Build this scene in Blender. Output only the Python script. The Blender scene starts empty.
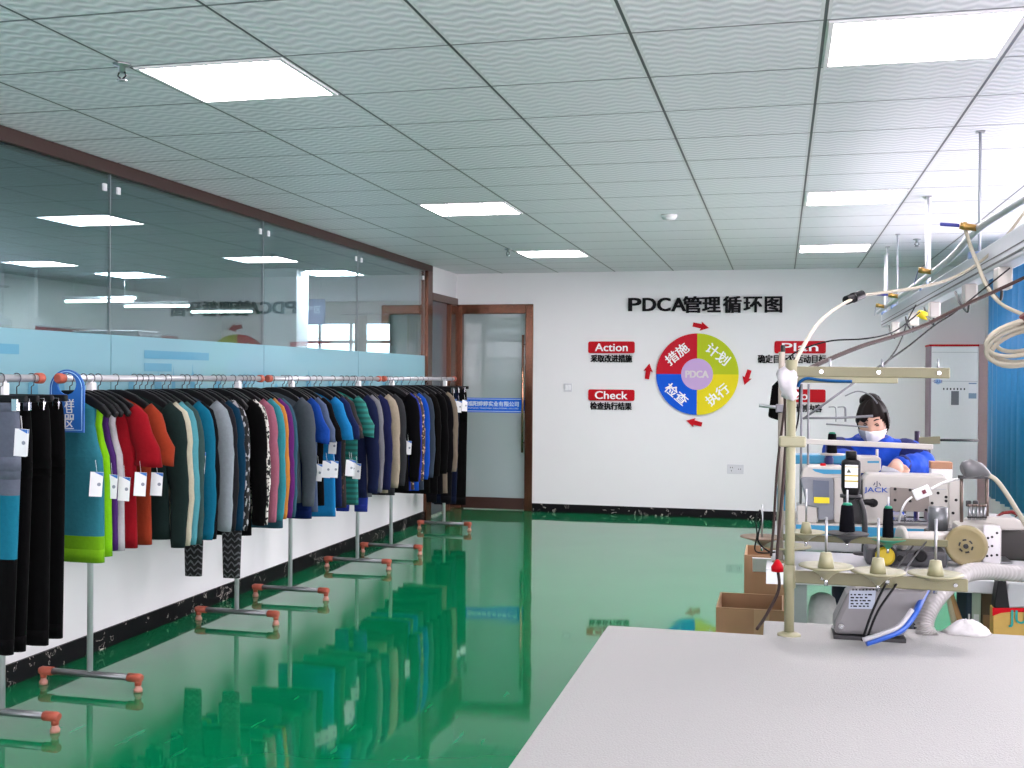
import bpy, bmesh, math, random
from mathutils import Vector, Matrix
SC = bpy.context.scene
COL = SC.collection
random.seed(7)
# ------------------------------------------------------------------ camera
FPX, YAW, PITCH, ROLL, CAMH = 1105.6, .2386, -.006, .0074, 1.41126
def cam_axes():
    c, s = math.cos(YAW), math.sin(YAW); cp, sp = math.cos(PITCH), math.sin(PITCH)
    r0 = Vector((c, s, 0)); f0 = Vector((-s*cp, c*cp, sp)); u0 = Vector((s*sp, -c*sp, cp))
    cr, sr = math.cos(ROLL), math.sin(ROLL)
    return r0*cr + u0*sr, u0*cr - r0*sr, f0
AR, AU, AF = cam_axes()
CAM = Vector((0, 0, CAMH))
cd = bpy.data.cameras.new('camera'); cam = bpy.data.objects.new('camera', cd); COL.objects.link(cam)
cd.sensor_fit = 'HORIZONTAL'; cd.sensor_width = 36; cd.lens = 36*FPX/1024
cd.clip_start = .05; cd.clip_end = 200
cam.matrix_world = Matrix(((AR.x, AU.x, -AF.x, 0), (AR.y, AU.y, -AF.y, 0), (AR.z, AU.z, -AF.z, CAMH), (0, 0, 0, 1)))
SC.camera = cam
# ------------------------------------------------------------------ light and exposure
SC.view_settings.view_transform = 'Standard'; SC.view_settings.look = 'None'
SC.view_settings.gamma = 1; SC.view_settings.use_curve_mapping = False
SC.view_settings.exposure = -0.06
SKY_STRENGTH, SKY_COLOR, GROUND_COLOR = 15.0, (1, .88, .96), (.84, .69, .79)
PANEL_STRENGTH = 34.0
SC.cycles.use_denoising = True
SC.cycles.max_bounces = 8; SC.cycles.diffuse_bounces = 4; SC.cycles.glossy_bounces = 5
SC.cycles.transparent_max_bounces = 12; SC.cycles.transmission_bounces = 6
SC.cycles.sample_clamp_indirect = 6
W = bpy.data.worlds.new('sky'); SC.world = W; W.use_nodes = True
_nt = W.node_tree; _g = _nt.nodes.new('ShaderNodeTexCoord'); _s = _nt.nodes.new('ShaderNodeSeparateXYZ'); _r = _nt.nodes.new('ShaderNodeMapRange'); _m = _nt.nodes.new('ShaderNodeMix'); _m.data_type = 'RGBA'
_nt.links.new(_g.outputs['Generated'], _s.inputs[0]); _nt.links.new(_s.outputs[2], _r.inputs[0]); _r.inputs[1].default_value = -.04; _r.inputs[2].default_value = .04   # ground below the horizon, bright hazy sky above
_m.inputs[6].default_value = (*GROUND_COLOR, 1); _m.inputs[7].default_value = (*SKY_COLOR, 1); _nt.links.new(_r.outputs[0], _m.inputs[0]); _nt.links.new(_m.outputs[2], _nt.nodes['Background'].inputs[0])
W.node_tree.nodes['Background'].inputs[1].default_value = SKY_STRENGTH
def portal(name, loc, rot, sx, sy):
    l = bpy.data.lights.new(name, 'AREA'); l.shape = 'RECTANGLE'; l.size = sx; l.size_y = sy; l.cycles.is_portal = True
    o = bpy.data.objects.new(name, l); COL.objects.link(o); o.location = loc; o.rotation_euler = rot
# ------------------------------------------------------------------ room measures
CE, XW, YB, XR, YR = 2.51262, -3.3837, 11.369, 1.90, -4.0
OX, OY, TW, TD = -2.87748, 3.52164, .6, .53088          # ceiling grid
WINDOWS = [(-3.2, -.6), (1.0, 2.9), (4.9, 6.9), (7.3, 10.3)]  # window spans along the right wall
WZ0, WZ1 = .42, 2.32
for a, b in WINDOWS:
    portal('daylight_portal', (XR+.06, (a+b)/2, (WZ0+WZ1)/2), (0, math.pi/2, 0), WZ1-WZ0, b-a)
portal('daylight_portal', (-9.3, 8.2, 1.6), (0, -math.pi/2, 0), 1.4, 4.4)  # portal of the added annex window
portal('daylight_portal', (-.8, YR-.2, 1.6), (math.pi/2, 0, math.pi), 4.2, 1.5)  # portal of the added rear window
# ------------------------------------------------------------------ measuring helpers
def ray(u, v): return AR*((u-512)/FPX) + AU*((384-v)/FPX) + AF
def P(u, v, t): return CAM + ray(u, v)*t
def PZ(u, v, z): d = ray(u, v); return CAM + d*((z-CAMH)/d.z)
def PY(u, v, y): d = ray(u, v); return CAM + d*(y/d.y)
def PX(u, v, x): d = ray(u, v); return CAM + d*(x/d.x)
# ------------------------------------------------------------------ materials
def lin(h):
    h = h.lstrip('#'); c = [int(h[i:i+2], 16)/255 for i in (0, 2, 4)]
    return tuple(x/12.92 if x <= .04045 else ((x+.055)/1.055)**2.4 for x in c)
MATS = {}
def mat(name, color, rough=.5, metal=0, var=.06, scale=40, bump=0, coat=0, sheen=0, trans=0, alpha=1, spec=.5):
    if name in MATS: return MATS[name]
    m = bpy.data.materials.new(name); m.use_nodes = True; nt = m.node_tree; b = nt.nodes['Principled BSDF']
    c = lin(color) if isinstance(color, str) else color
    b.inputs['Roughness'].default_value = rough; b.inputs['Metallic'].default_value = metal
    b.inputs['Coat Weight'].default_value = coat; b.inputs['Sheen Weight'].default_value = sheen
    b.inputs['Transmission Weight'].default_value = trans; b.inputs['Alpha'].default_value = alpha
    b.inputs['Specular IOR Level'].default_value = spec
    tc = nt.nodes.new('ShaderNodeTexCoord'); nz = nt.nodes.new('ShaderNodeTexNoise'); nz.inputs['Scale'].default_value = scale
    nt.links.new(tc.outputs['Object'], nz.inputs['Vector'])
    mx = nt.nodes.new('ShaderNodeMix'); mx.data_type = 'RGBA'
    mx.inputs[6].default_value = tuple(x*(1-var) for x in c)+(1,); mx.inputs[7].default_value = tuple(min(1, x*(1+var)) for x in c)+(1,)
    nt.links.new(nz.outputs['Fac'], mx.inputs[0]); nt.links.new(mx.outputs[2], b.inputs['Base Color'])
    if bump:
        bp = nt.nodes.new('ShaderNodeBump'); bp.inputs['Strength'].default_value = bump; bp.inputs['Distance'].default_value = .01
        nt.links.new(nz.outputs['Fac'], bp.inputs['Height']); nt.links.new(bp.outputs[0], b.inputs['Normal'])
    MATS[name] = m; return m
def emis(name, color, strength):
    m = bpy.data.materials.new(name); m.use_nodes = True; nt = m.node_tree
    nt.nodes.clear(); o = nt.nodes.new('ShaderNodeOutputMaterial'); e = nt.nodes.new('ShaderNodeEmission')
    e.inputs[0].default_value = (*color, 1); e.inputs[1].default_value = strength; nt.links.new(e.outputs[0], o.inputs[0]); MATS[name] = m; return m
class NT:
    """small node writer"""
    def __init__(s, m): s.t = m.node_tree
    def n(s, kind, **kw):
        x = s.t.nodes.new('ShaderNode'+kind)
        for k, v in kw.items(): setattr(x, k, v)
        return x
    def l(s, a, b): s.t.links.new(a, b)
    def math(s, op, a, b=None):
        x = s.n('Math', operation=op)
        for i, q in enumerate((a, b)):
            if q is None: continue
            if isinstance(q, (int, float)): x.inputs[i].default_value = q
            else: s.l(q, x.inputs[i])
        return x.outputs[0]
    def mix(s, f, a, b):
        x = s.n('Mix', data_type='RGBA')
        for i, q in ((0, f), (6, a), (7, b)):
            if isinstance(q, (int, float)): x.inputs[i].default_value = q
            elif isinstance(q, tuple): x.inputs[i].default_value = (*q, 1)
            else: s.l(q, x.inputs[i])
        return x.outputs[2]
def ceiling_mat():
    m = mat('ceiling_tile', (.60, .615, .62), .6, var=.02, scale=3); k = NT(m); b = m.node_tree.nodes['Principled BSDF']
    base = b.inputs['Base Color'].links[0].from_socket
    g = k.n('NewGeometry'); sp = k.n('SeparateXYZ'); k.l(g.outputs['Position'], sp.inputs[0])
    gx = k.math('DIVIDE', k.math('SUBTRACT', sp.outputs[0], OX), TW); gy = k.math('DIVIDE', k.math('SUBTRACT', sp.outputs[1], OY), TD)
    def dist(q, size): 
        f = k.math('FRACT', q); return k.math('MULTIPLY', k.math('MINIMUM', f, k.math('SUBTRACT', 1.0, f)), size)
    lx = k.math('LESS_THAN', dist(gx, TW), .0052); wx = k.math('LESS_THAN', dist(gx, TW), .016); ly = k.math('LESS_THAN', dist(gy, TD), .0065)
    # embossed zig-zag waves
    zx = k.math('MULTIPLY', k.math('PINGPONG', sp.outputs[0], .05), .62)
    wave = k.math('SINE', k.math('MULTIPLY', k.math('ADD', sp.outputs[1], zx), 2*math.pi/.056))
    amp = k.math('MULTIPLY', k.math('SUBTRACT', 1.0, wx), wave)
    c1 = k.mix(k.math('MULTIPLY', k.math('ADD', amp, 1), .5), (.62, .635, .665), (.84, .84, .865))
    c1 = k.mix(wx, c1, (.66, .67, .675))
    c2 = k.mix(k.math('MAXIMUM', lx, k.math('MULTIPLY', ly, .8)), c1, (.05, .055, .06))
    k.l(c2, b.inputs['Base Color'])
    bp = k.n('Bump'); bp.inputs['Strength'].default_value = .35; bp.inputs['Distance'].default_value = .004
    k.l(amp, bp.inputs['Height']); k.l(bp.outputs[0], b.inputs['Normal']); b.inputs['Roughness'].default_value = .42
    return m
def floor_mat():
    m = mat('green_epoxy', (.0, .2, .1), .07); k = NT(m); b = m.node_tree.nodes['Principled BSDF']
    g = k.n('NewGeometry')
    n1 = k.n('TexNoise'); n1.inputs['Scale'].default_value = .7; n1.inputs['Detail'].default_value = 4; k.l(g.outputs['Position'], n1.inputs['Vector'])
    mp = k.n('Mapping'); mp.inputs['Scale'].default_value = (6, 1.2, 1); k.l(g.outputs['Position'], mp.inputs[0])
    n2 = k.n('TexNoise'); n2.inputs['Scale'].default_value = 2.5; n2.inputs['Detail'].default_value = 6; k.l(mp.outputs[0], n2.inputs['Vector'])
    c = k.mix(n1.outputs['Fac'], (.0, .132, .046), (.002, .21, .080))
    f = k.math('MULTIPLY', k.math('GREATER_THAN', n2.outputs['Fac'], .66), .22)
    c = k.mix(f, c, (.05, .36, .24)); k.l(c, b.inputs['Base Color'])
    n3 = k.n('TexNoise'); n3.inputs['Scale'].default_value = 1.6; n3.inputs['Detail'].default_value = 1; k.l(g.outputs['Position'], n3.inputs['Vector'])
    bp = k.n('Bump'); bp.inputs['Strength'].default_value = .18; bp.inputs['Distance'].default_value = .012
    k.l(n3.outputs['Fac'], bp.inputs['Height']); k.l(bp.outputs[0], b.inputs['Normal'])
    b.inputs['Roughness'].default_value = .045; b.inputs['IOR'].default_value = 1.55
    return m
def marble_mat():
    m = mat('black_marble', (.004, .004, .005), .45, spec=.1); k = NT(m); b = m.node_tree.nodes['Principled BSDF']
    g = k.n('NewGeometry'); n = k.n('TexNoise'); n.inputs['Scale'].default_value = 9; n.inputs['Detail'].default_value = 8; n.inputs['Distortion'].default_value = 1.5
    k.l(g.outputs['Position'], n.inputs['Vector'])
    f = k.math('LESS_THAN', k.math('ABSOLUTE', k.math('SUBTRACT', n.outputs['Fac'], .62)), .006)
    k.l(k.mix(f, (.004, .004, .005), (.55, .5, .45)), b.inputs['Base Color']); return m
def two_sided(k, fr, ior):
    g = k.n('NewGeometry'); k.l(k.math('ADD', k.math('MULTIPLY', g.outputs['Backfacing'], 1/ior-ior), ior), fr.inputs[0])
def glass_mat(name, tint, reflect=1.0):
    m = bpy.data.materials.new(name); m.use_nodes = True; k = NT(m); m.node_tree.nodes.clear()
    o = k.n('OutputMaterial'); t = k.n('BsdfTransparent'); t.inputs[0].default_value = (*tint, 1)
    gl = k.n('BsdfGlossy'); gl.inputs['Roughness'].default_value = .0; gl.inputs[0].default_value = (.95, .98, 1, 1)
    fr = k.n('Fresnel'); two_sided(k, fr, 1.52)
    mx = k.n('MixShader'); k.l(k.math('MINIMUM', k.math('MULTIPLY', fr.outputs[0], reflect), 1.0), mx.inputs[0]); k.l(t.outputs[0], mx.inputs[1]); k.l(gl.outputs[0], mx.inputs[2])
    k.l(mx.outputs[0], o.inputs[0]); MATS[name] = m; return m
def frosted_mat(name, color, through):
    m = bpy.data.materials.new(name); m.use_nodes = True; k = NT(m); m.node_tree.nodes.clear()
    o = k.n('OutputMaterial'); d = k.n('BsdfDiffuse'); d.inputs[0].default_value = (*color, 1)
    tl = k.n('BsdfTranslucent'); tl.inputs[0].default_value = (*color, 1); a = k.n('MixShader'); a.inputs[0].default_value = .35
    k.l(d.outputs[0], a.inputs[1]); k.l(tl.outputs[0], a.inputs[2])
    t = k.n('BsdfTransparent'); b = k.n('MixShader'); b.inputs[0].default_value = through; k.l(a.outputs[0], b.inputs[1]); k.l(t.outputs[0], b.inputs[2])
    gl = k.n('BsdfGlossy'); gl.inputs['Roughness'].default_value = .02; fr = k.n('Fresnel'); two_sided(k, fr, 1.5)
    c = k.n('MixShader'); k.l(fr.outputs[0], c.inputs[0]); k.l(b.outputs[0], c.inputs[1]); k.l(gl.outputs[0], c.inputs[2]); k.l(c.outputs[0], o.inputs[0])
    MATS[name] = m; return m
def pattern_mat(name, a, b, scale=30, thr=.5, kind='noise', rough=.85, stretch=(1, 1, 1)):
    m = mat(name, (.1, .1, .1), rough); k = NT(m); p = m.node_tree.nodes['Principled BSDF']
    tc = k.n('TexCoord'); mp = k.n('Mapping'); mp.inputs['Scale'].default_value = stretch; k.l(tc.outputs['Object'], mp.inputs[0])
    if kind == 'noise':
        n = k.n('TexNoise'); n.inputs['Scale'].default_value = scale; n.inputs['Detail'].default_value = 2; k.l(mp.outputs[0], n.inputs['Vector']); f = k.math('GREATER_THAN', n.outputs['Fac'], thr)
    elif kind == 'spots':
        n = k.n('TexVoronoi'); n.inputs['Scale'].default_value = scale; k.l(mp.outputs[0], n.inputs['Vector']); f = k.math('GREATER_THAN', n.outputs['Distance'], thr)
    elif kind == 'zigzag':
        sp = k.n('SeparateXYZ'); k.l(mp.outputs[0], sp.inputs[0]); n = k.n('TexNoise'); n.inputs['Scale'].default_value = 25; k.l(tc.outputs['Object'], n.inputs['Vector'])
        q = k.math('ADD', k.math('ADD', sp.outputs[2], k.math('PINGPONG', sp.outputs[0], .02)), k.math('MULTIPLY', n.outputs['Fac'], .03))
        f = k.math('GREATER_THAN', k.math('SINE', k.math('MULTIPLY', q, scale)), thr)
    elif kind == 'bands':
        sp = k.n('SeparateXYZ'); k.l(mp.outputs[0], sp.inputs[0]); f = k.math('GREATER_THAN', k.math('SINE', k.math('MULTIPLY', sp.outputs[2], scale)), thr)
    k.l(k.mix(f, lin(a), lin(b)), p.inputs['Base Color']); return m
def cloth(color, rough=.9):
    return mat('fabric_'+color.strip('#'), tuple(x*.64 for x in lin(color)), rough, var=.12, scale=60, bump=.15, sheen=.02, spec=.08)
# ------------------------------------------------------------------ mesh builder
def origin_of(o):
    v = Vector((0, 0, 0))
    while o is not None: v += o.location; o = o.parent
    return v
class MB:
    def __init__(s): s.v = []; s.f = []; s.m = []; s.s = []
    def add(s, vs, fs, m=0, smooth=False):
        k = len(s.v); s.v += [tuple(x) for x in vs]; s.f += [tuple(i+k for i in f) for f in fs]; s.m += [m]*len(fs); s.s += [smooth]*len(fs); return s
    def box(s, a, b, m=0, mtx=None):
        x0, y0, z0 = a; x1, y1, z1 = b
        vs = [(x0, y0, z0), (x1, y0, z0), (x1, y1, z0), (x0, y1, z0), (x0, y0, z1), (x1, y0, z1), (x1, y1, z1), (x0, y1, z1)]
        if mtx: vs = [mtx @ Vector(q) for q in vs]
        return s.add(vs, [(3, 2, 1, 0), (4, 5, 6, 7), (0, 1, 5, 4), (1, 2, 6, 5), (2, 3, 7, 6), (3, 0, 4, 7)], m)
    def cbox(s, c, d, m=0, rot=None):
        M = Matrix.Translation(Vector(c)) @ (rot.to_4x4() if rot else Matrix.Identity(4))
        return s.box((-d[0]/2, -d[1]/2, -d[2]/2), (d[0]/2, d[1]/2, d[2]/2), m, M)
    def loft(s, rings, m=0, caps=True, smooth=True):
        n = len(rings[0]); vs = [p for r in rings for p in r]; fs = []
        for i in range(len(rings)-1):
            for j in range(n): fs.append((i*n+j, i*n+(j+1) % n, (i+1)*n+(j+1) % n, (i+1)*n+j))
        s.add(vs, fs, m, smooth)
        if caps:
            k = len(s.v)-len(vs)
            s.f += [tuple(k+j for j in range(n))[::-1], tuple(k+(len(rings)-1)*n+j for j in range(n))]; s.m += [m, m]; s.s += [False, False]
        return s
    def tube(s, pts, r, n=8, m=0, flat=None, caps=True, smooth=True):
        pts = [Vector(p) for p in pts]; N = len(pts); rs = r if isinstance(r, (list, tuple)) else [r]*N; rings = []
        t0 = (pts[1]-pts[0]).normalized(); ref = Vector((0, 0, 1)) if abs(t0.z) < .9 else Vector((1, 0, 0)); nx = t0.cross(ref).normalized()
        if flat: nx = Vector(flat[0]); nx = (nx-t0*nx.dot(t0)).normalized()
        for i in range(N):
            t = (pts[min(i+1, N-1)]-pts[max(i-1, 0)]).normalized(); nx = (nx-t*nx.dot(t)).normalized(); ny = t.cross(nx)
            k = flat[1] if flat else 1
            rings.append([pts[i]+nx*(rs[i]*math.cos(a))+ny*(rs[i]*k*math.sin(a)) for a in [2*math.pi*j/n for j in range(n)]])
        return s.loft(rings, m, caps, smooth)
    def cyl(s, a, b, r, n=14, m=0, r2=None): return s.tube([a, b], [r, r if r2 is None else r2], n, m)
    def capsule(s, a, b, ra, rb, n=12, m=0, k=1.0, flat=None):
        a, b = Vector(a), Vector(b); d = (b-a).normalized(); pts = []; rs = []
        for q in (-.98, -.8, -.45, 0): pts.append(a+d*(q*ra)); rs.append(ra*math.sqrt(1-q*q))
        for q in (0, .45, .8, .98): pts.append(b+d*(q*rb)); rs.append(rb*math.sqrt(1-q*q))
        return s.tube(pts, rs, n, m, flat)
    def lathe(s, prof, o, axis=(0, 0, 1), n=20, m=0, caps=True):
        o = Vector(o); ax = Vector(axis).normalized(); ref = Vector((1, 0, 0)) if abs(ax.x) < .9 else Vector((0, 1, 0)); nx = (ref-ax*ref.dot(ax)).normalized(); ny = ax.cross(nx)
        rings = [[o+ax*z+nx*(r*math.cos(a))+ny*(r*math.sin(a)) for a in [2*math.pi*j/n for j in range(n)]] for r, z in prof]
        return s.loft(rings, m, caps)
    def prism(s, poly, o, ux, uy, dep, m=0, smooth=False):
        o, ux, uy, dep = Vector(o), Vector(ux), Vector(uy), Vector(dep); n = len(poly)
        a = [o+ux*x+uy*y for x, y in poly]; b = [p+dep for p in a]
        fs = [tuple(range(n))[::-1], tuple(range(n, 2*n))]; s.add(a+b, fs, m); k = len(s.v)-2*n
        for j in range(n): s.f.append((k+j, k+(j+1) % n, k+n+(j+1) % n, k+n+j)); s.m.append(m); s.s.append(smooth)
        return s
    def sphere(s, c, r, m=0, n=14, sc=(1, 1, 1), rot=None):
        rings = []; c = Vector(c)
        for i in range(n//2+1):
            a = math.pi*min(max(i/(n//2), .02), .98)
            ring = [Vector((math.sin(a)*math.cos(2*math.pi*j/n)*sc[0], math.sin(a)*math.sin(2*math.pi*j/n)*sc[1], math.cos(a)*sc[2]))*r for j in range(n)]
            rings.append([c+(rot @ q if rot else q) for q in ring][::-1])
        return s.loft(rings, m)
    def build(s, name, mats, parent=None, bevel=0, local=False, loc=None, seg=2):
        o0 = Vector(loc) if loc is not None else (Vector((0, 0, 0)) if (parent is None or local) else origin_of(parent))
        me = bpy.data.meshes.new(name); me.from_pydata([tuple(Vector(q)-o0) for q in s.v] if not local else s.v, [], s.f)
        for q in (mats if isinstance(mats, (list, tuple)) else [mats]): me.materials.append(q)
        me.polygons.foreach_set('material_index', s.m); me.polygons.foreach_set('use_smooth', s.s); 
        bm = bmesh.new(); bm.from_mesh(me); bmesh.ops.recalc_face_normals(bm, faces=bm.faces); bm.to_mesh(me); bm.free(); me.update()
        o = bpy.data.objects.new(name, me); COL.objects.link(o)
        if parent is not None: o.parent = parent
        elif loc is not None: o.location = o0
        if bevel:
            b = o.modifiers.new('bevel', 'BEVEL'); b.width = bevel; b.segments = seg; b.limit_method = 'ANGLE'; b.angle_limit = .7
        return o
def tag(o, label, cat, group=None):
    o['label'] = label; o['category'] = cat
    if group: o['group'] = group
    return o
def thing(name, label, cat, loc, group=None):
    o = bpy.data.objects.new(name, None); COL.objects.link(o); o.location = loc; o.empty_display_size = .05; return tag(o, label, cat, group)
def struct(o): o['kind'] = 'structure'; return o
def smooth_path(pts, k=6):
    pts = [Vector(p) for p in pts]; out = []; n = len(pts)
    for i in range(n-1):
        p0, p1, p2, p3 = pts[max(i-1, 0)], pts[i], pts[i+1], pts[min(i+2, n-1)]
        for j in range(k):
            t = j/k; out.append(.5*((2*p1)+(p2-p0)*t+(2*p0-5*p1+4*p2-p3)*t*t+(3*p1-p0-3*p2+p3)*t**3))
    return out+[pts[-1]]
def text(name, body, size, o, ux, uy, mats, parent=None, depth=.004, bold=0.0, align='CENTER', fit=None):
    """lettering turned into a mesh; o is the centre of the line, fit the width it must span"""
    cu = bpy.data.curves.new(name, 'FONT'); cu.body = body; cu.size = size; cu.align_x = align; cu.align_y = 'CENTER'; cu.extrude = depth/2; cu.resolution_u = 3
    ob = bpy.data.objects.new(name, cu); COL.objects.link(ob); dg = bpy.context.evaluated_depsgraph_get()
    me = bpy.data.meshes.new_from_object(ob.evaluated_get(dg)); bpy.data.objects.remove(ob); bpy.data.curves.remove(cu)
    xs = [v.co.x for v in me.vertices]; ys = [v.co.y for v in me.vertices]
    if not xs: return None
    cx, cy = (min(xs)+max(xs))/2, (min(ys)+max(ys))/2; kx = fit/(max(xs)-min(xs)) if fit else 1
    ux, uy = Vector(ux).normalized(), Vector(uy).normalized(); nz = ux.cross(uy); o = Vector(o)
    base = origin_of(parent) if parent is not None else Vector((0, 0, 0))
    for v in me.vertices:
        c = v.co.copy(); dx = c.x-cx if align == 'CENTER' else c.x
        v.co = o+ux*(dx*kx)+uy*(c.y-cy)+nz*(c.z+depth/2)-base
    if bold:
        bm = bmesh.new(); src = me.copy(); b_ = bold*size*.8
        for i, (dx, dy) in enumerate(((1, .5), (-1, .5), (-1, -.5), (1, -.5))):
            k0 = len(bm.verts); bm.from_mesh(src); bm.verts.ensure_lookup_table(); d = ux*(dx*b_)+uy*(dy*b_)+nz*(.0001*i)
            for v in bm.verts[k0:]: v.co += d
        bm.to_mesh(me); bm.free(); bpy.data.meshes.remove(src)
    me.materials.clear(); me.materials.append(mats); me.name = name
    q = bpy.data.objects.new(name, me); COL.objects.link(q); q.parent = parent; return q
# ================================================================== THE SETTING
M_WALL = mat('white_paint', (.76, .76, .76), .75, var=.01, scale=6, spec=.2)
M_CEIL = ceiling_mat(); M_FLOOR = floor_mat(); M_MARBLE = marble_mat()
M_ROSE = mat('rose_gold_steel', (.12, .05, .028), .22, metal=.75, var=.25, scale=5)
M_BROWN = mat('brown_trim', (.04, .014, .009), .45, var=.1)
M_GLASS = glass_mat('tinted_glass', (.60, .72, .75), 2.1)
M_PANE = glass_mat('window_glass', (.92, .95, .95), 1.0)
M_FILM = frosted_mat('frosted_blue_film', (.35, .64, .71), .04)
M_FILM2 = frosted_mat('blue_film_print', (.20, .52, .68), .04)
M_FROST = frosted_mat('frosted_door_glass', (.47, .56, .56), .10)
M_ALU = mat('white_aluminium', (.75, .77, .78), .35)
M_CHROME = mat('chrome', (.62, .63, .65), .16, metal=1, var=.05)
M_STEEL = mat('grey_steel', (.42, .43, .45), .3, metal=.9)
M_BLACK = mat('black_plastic', (.005, .005, .006), .45, spec=.25)
M_WHITE = mat('white_plastic', (.8, .8, .8), .4, var=.02)
M_CARD = mat('white_card', (.82, .82, .84), .7, var=.02)
# floor, ceiling, walls
struct(MB().box((-9.2, YR-.1, -.1), (XR+.2, 17, 0)).build('floor', M_FLOOR))
struct(MB().box((XW-.05, YR, CE), (XR+.2, YB+.2, CE+.1)).build('ceiling', M_CEIL))
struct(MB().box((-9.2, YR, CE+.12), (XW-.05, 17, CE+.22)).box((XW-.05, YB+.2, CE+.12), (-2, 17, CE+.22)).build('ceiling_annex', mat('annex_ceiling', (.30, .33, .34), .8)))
DX0, DX1, DZ = XW, -2.538, 2.185
struct(MB().box((DX0, YB, DZ), (DX1, YB+.15, CE)).box((DX1, YB, 0), (XR+.2, YB+.15, CE)).build('wall_back', M_WALL))
struct(MB().box((XW-.12, YR, 0), (XW, 10.28, .85)).box((XW-.12, 10.48, 2.25), (XW, YB+.15, CE)).build('wall_left', M_WALL))
wr = MB()
wr.box((XR, YR, 0), (XR+.2, YB, WZ0)).box((XR, YR, WZ1), (XR+.2, YB, CE)); prev = YR
for a, b in WINDOWS: wr.box((XR, prev, WZ0), (XR+.2, a, WZ1)); prev = b
wr.box((XR, prev, WZ0), (XR+.2, YB, WZ1)); struct(wr.build('wall_right', M_WALL))
struct(MB().box((-9.2, YR-.15, 0), (-2.9, YR, CE)).box((1.3, YR-.15, 0), (XR+.2, YR, CE)).box((-2.9, YR-.15, 0), (1.3, YR, .85)).box((-2.9, YR-.15, 2.35), (1.3, YR, CE)).build('wall_rear', M_WALL))
w = struct(MB().box((-2.9, YR-.08, .85), (1.3, YR-.076, 2.35)).build('window_12', M_PANE)); f = MB()  # unseen rear window, added for light from behind the camera
for x in (-2.9, -1.88, -.83, .22, 1.25): f.box((x, YR-.1, .85), (x+.05, YR-.05, 2.35))
for z in (.85, 1.85, 2.30): f.box((-2.9, YR-.1, z), (1.3, YR-.05, z+.05))
f.build('window_frame', M_ALU, w)
struct(MB().box((DX1, YB-.012, 0), (XR, YB, .088)).build('baseboard_back', M_MARBLE))
struct(MB().box((XW, YR, 0), (XW+.014, 10.28, .098)).build('baseboard_left', M_MARBLE))
struct(MB().box((XR-.014, YR, 0), (XR, YB, .098)).build('baseboard_right', M_MARBLE))
# brown ceiling beam, end column and header of the glass partition
struct(MB().box((XW-.06, YR, 2.446), (XW+.02, 10.48, CE)).box((XW-.06, YR, 2.436), (XW-.02, 10.28, 2.446)).build('trim_1', M_BROWN, bevel=.004))
struct(MB().box((XW-.06, 10.28, 0), (XW+.035, 10.40, 2.446)).box((XW-.06, 10.40, 0), (XW+.02, 10.48, 2.446)).build('trim_2', M_ROSE, bevel=.006))
struct(MB().box((XW-.06, 10.48, 2.17), (XW+.02, YB, 2.25)).box((XW-.06, 11.08, 0), (XW+.03, YB-.0, 2.17)).build('trim_3', M_ROSE, bevel=.006))
# glass panes of the partition with their film and clips
seams = [-.08, 1.64, 3.36, 5.079, 6.823, 8.529, 10.28]
def city(k, y0, y1):
    """skyline and caption bars printed on the film of one pane"""
    m = MB(); r = random.Random(k); x = XW+.0125; y = y0+.15
    while y < y1-.3:
        w = r.uniform(.04, .10); h = r.uniform(.05, .17); z = 1.31
        m.prism([(y, z), (y+w, z), (y+w*.9, z+h*.6), (y+w*.55, z+h*.75), (y+w*.5, z+h), (y+w*.42, z+h*.7), (y+w*.1, z+h*.55)], (x, 0, 0), (0, 1, 0), (0, 0, 1), (.0005, 0, 0)); y += w+r.uniform(.08, .4)
    if k in (2, 3): m.box((x, y0+.30, 1.50), (x+.0005, y0+1.0, 1.545)).box((x, y0+.30, 1.43), (x+.0005, y0+.58, 1.475))
    return m
for k in range(6):
    a, b = seams[k], seams[k+1]
    w = struct(MB().box((XW-.012, a+.004, .85), (XW, b-.004, 2.446)).build('window_%d' % (k+1), M_GLASS))
    MB().box((XW+.004, a+.004, .85), (XW+.008, b-.004, 1.617)).build('film', M_FILM, w)
    c = city(k, a, b).build('film_print', M_FILM2, w); c['label'] = 'darker blue skyline print'
    for y in (a+.06, b-.06): MB().box((XW+.001, y-.014, 2.352), (XW+.012, y+.014, 2.39)).build('glass_clip', M_ALU, w, bevel=.002)
    MB().box((XW-.013, b-.005, .85), (XW+.0005, b+.004, 2.446)).build('seal', mat('grey_sealant', (.16, .2, .21), .5), w)
# side door beside the corner: dark grey glass leaf
d1 = struct(MB().box((XW-.05, 10.48, .02), (XW-.02, 11.08, 2.17)).build('door_1', mat('dark_grey_glass', (.09, .10, .115), .12, spec=.6)))
# frosted glass door in the back wall
d2 = struct(MB().box((DX0+.07, YB+.05, .10), (DX1-.07, YB+.062, DZ-.10)).build('door_2', M_FROST))
MB().box((DX0+.015, YB-.015, 0), (DX0+.07, YB+.1, DZ)).box((DX1-.085, YB-.015, 0), (DX1, YB+.1, DZ)).box((DX0+.07, YB-.015, DZ-.10), (DX1-.085, YB+.1, DZ)).build('door_frame', M_ROSE, d2, bevel=.006)
MB().box((DX0+.07, YB+.03, .01), (DX1-.085, YB+.085, .13)).build('bottom_rail', M_BROWN, d2, bevel=.004)
h = MB(); hx = DX1-.105
h.cyl((hx, YB-.03, .62), (hx, YB-.03, 1.86), .013, 12)
for z in (.72, 1.76): h.cyl((hx, YB-.03, z), (hx, YB+.05, z), .009, 8)
h.build('door_handle', mat('copper_tube', (.55, .28, .18), .2, metal=1), d2)
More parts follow.
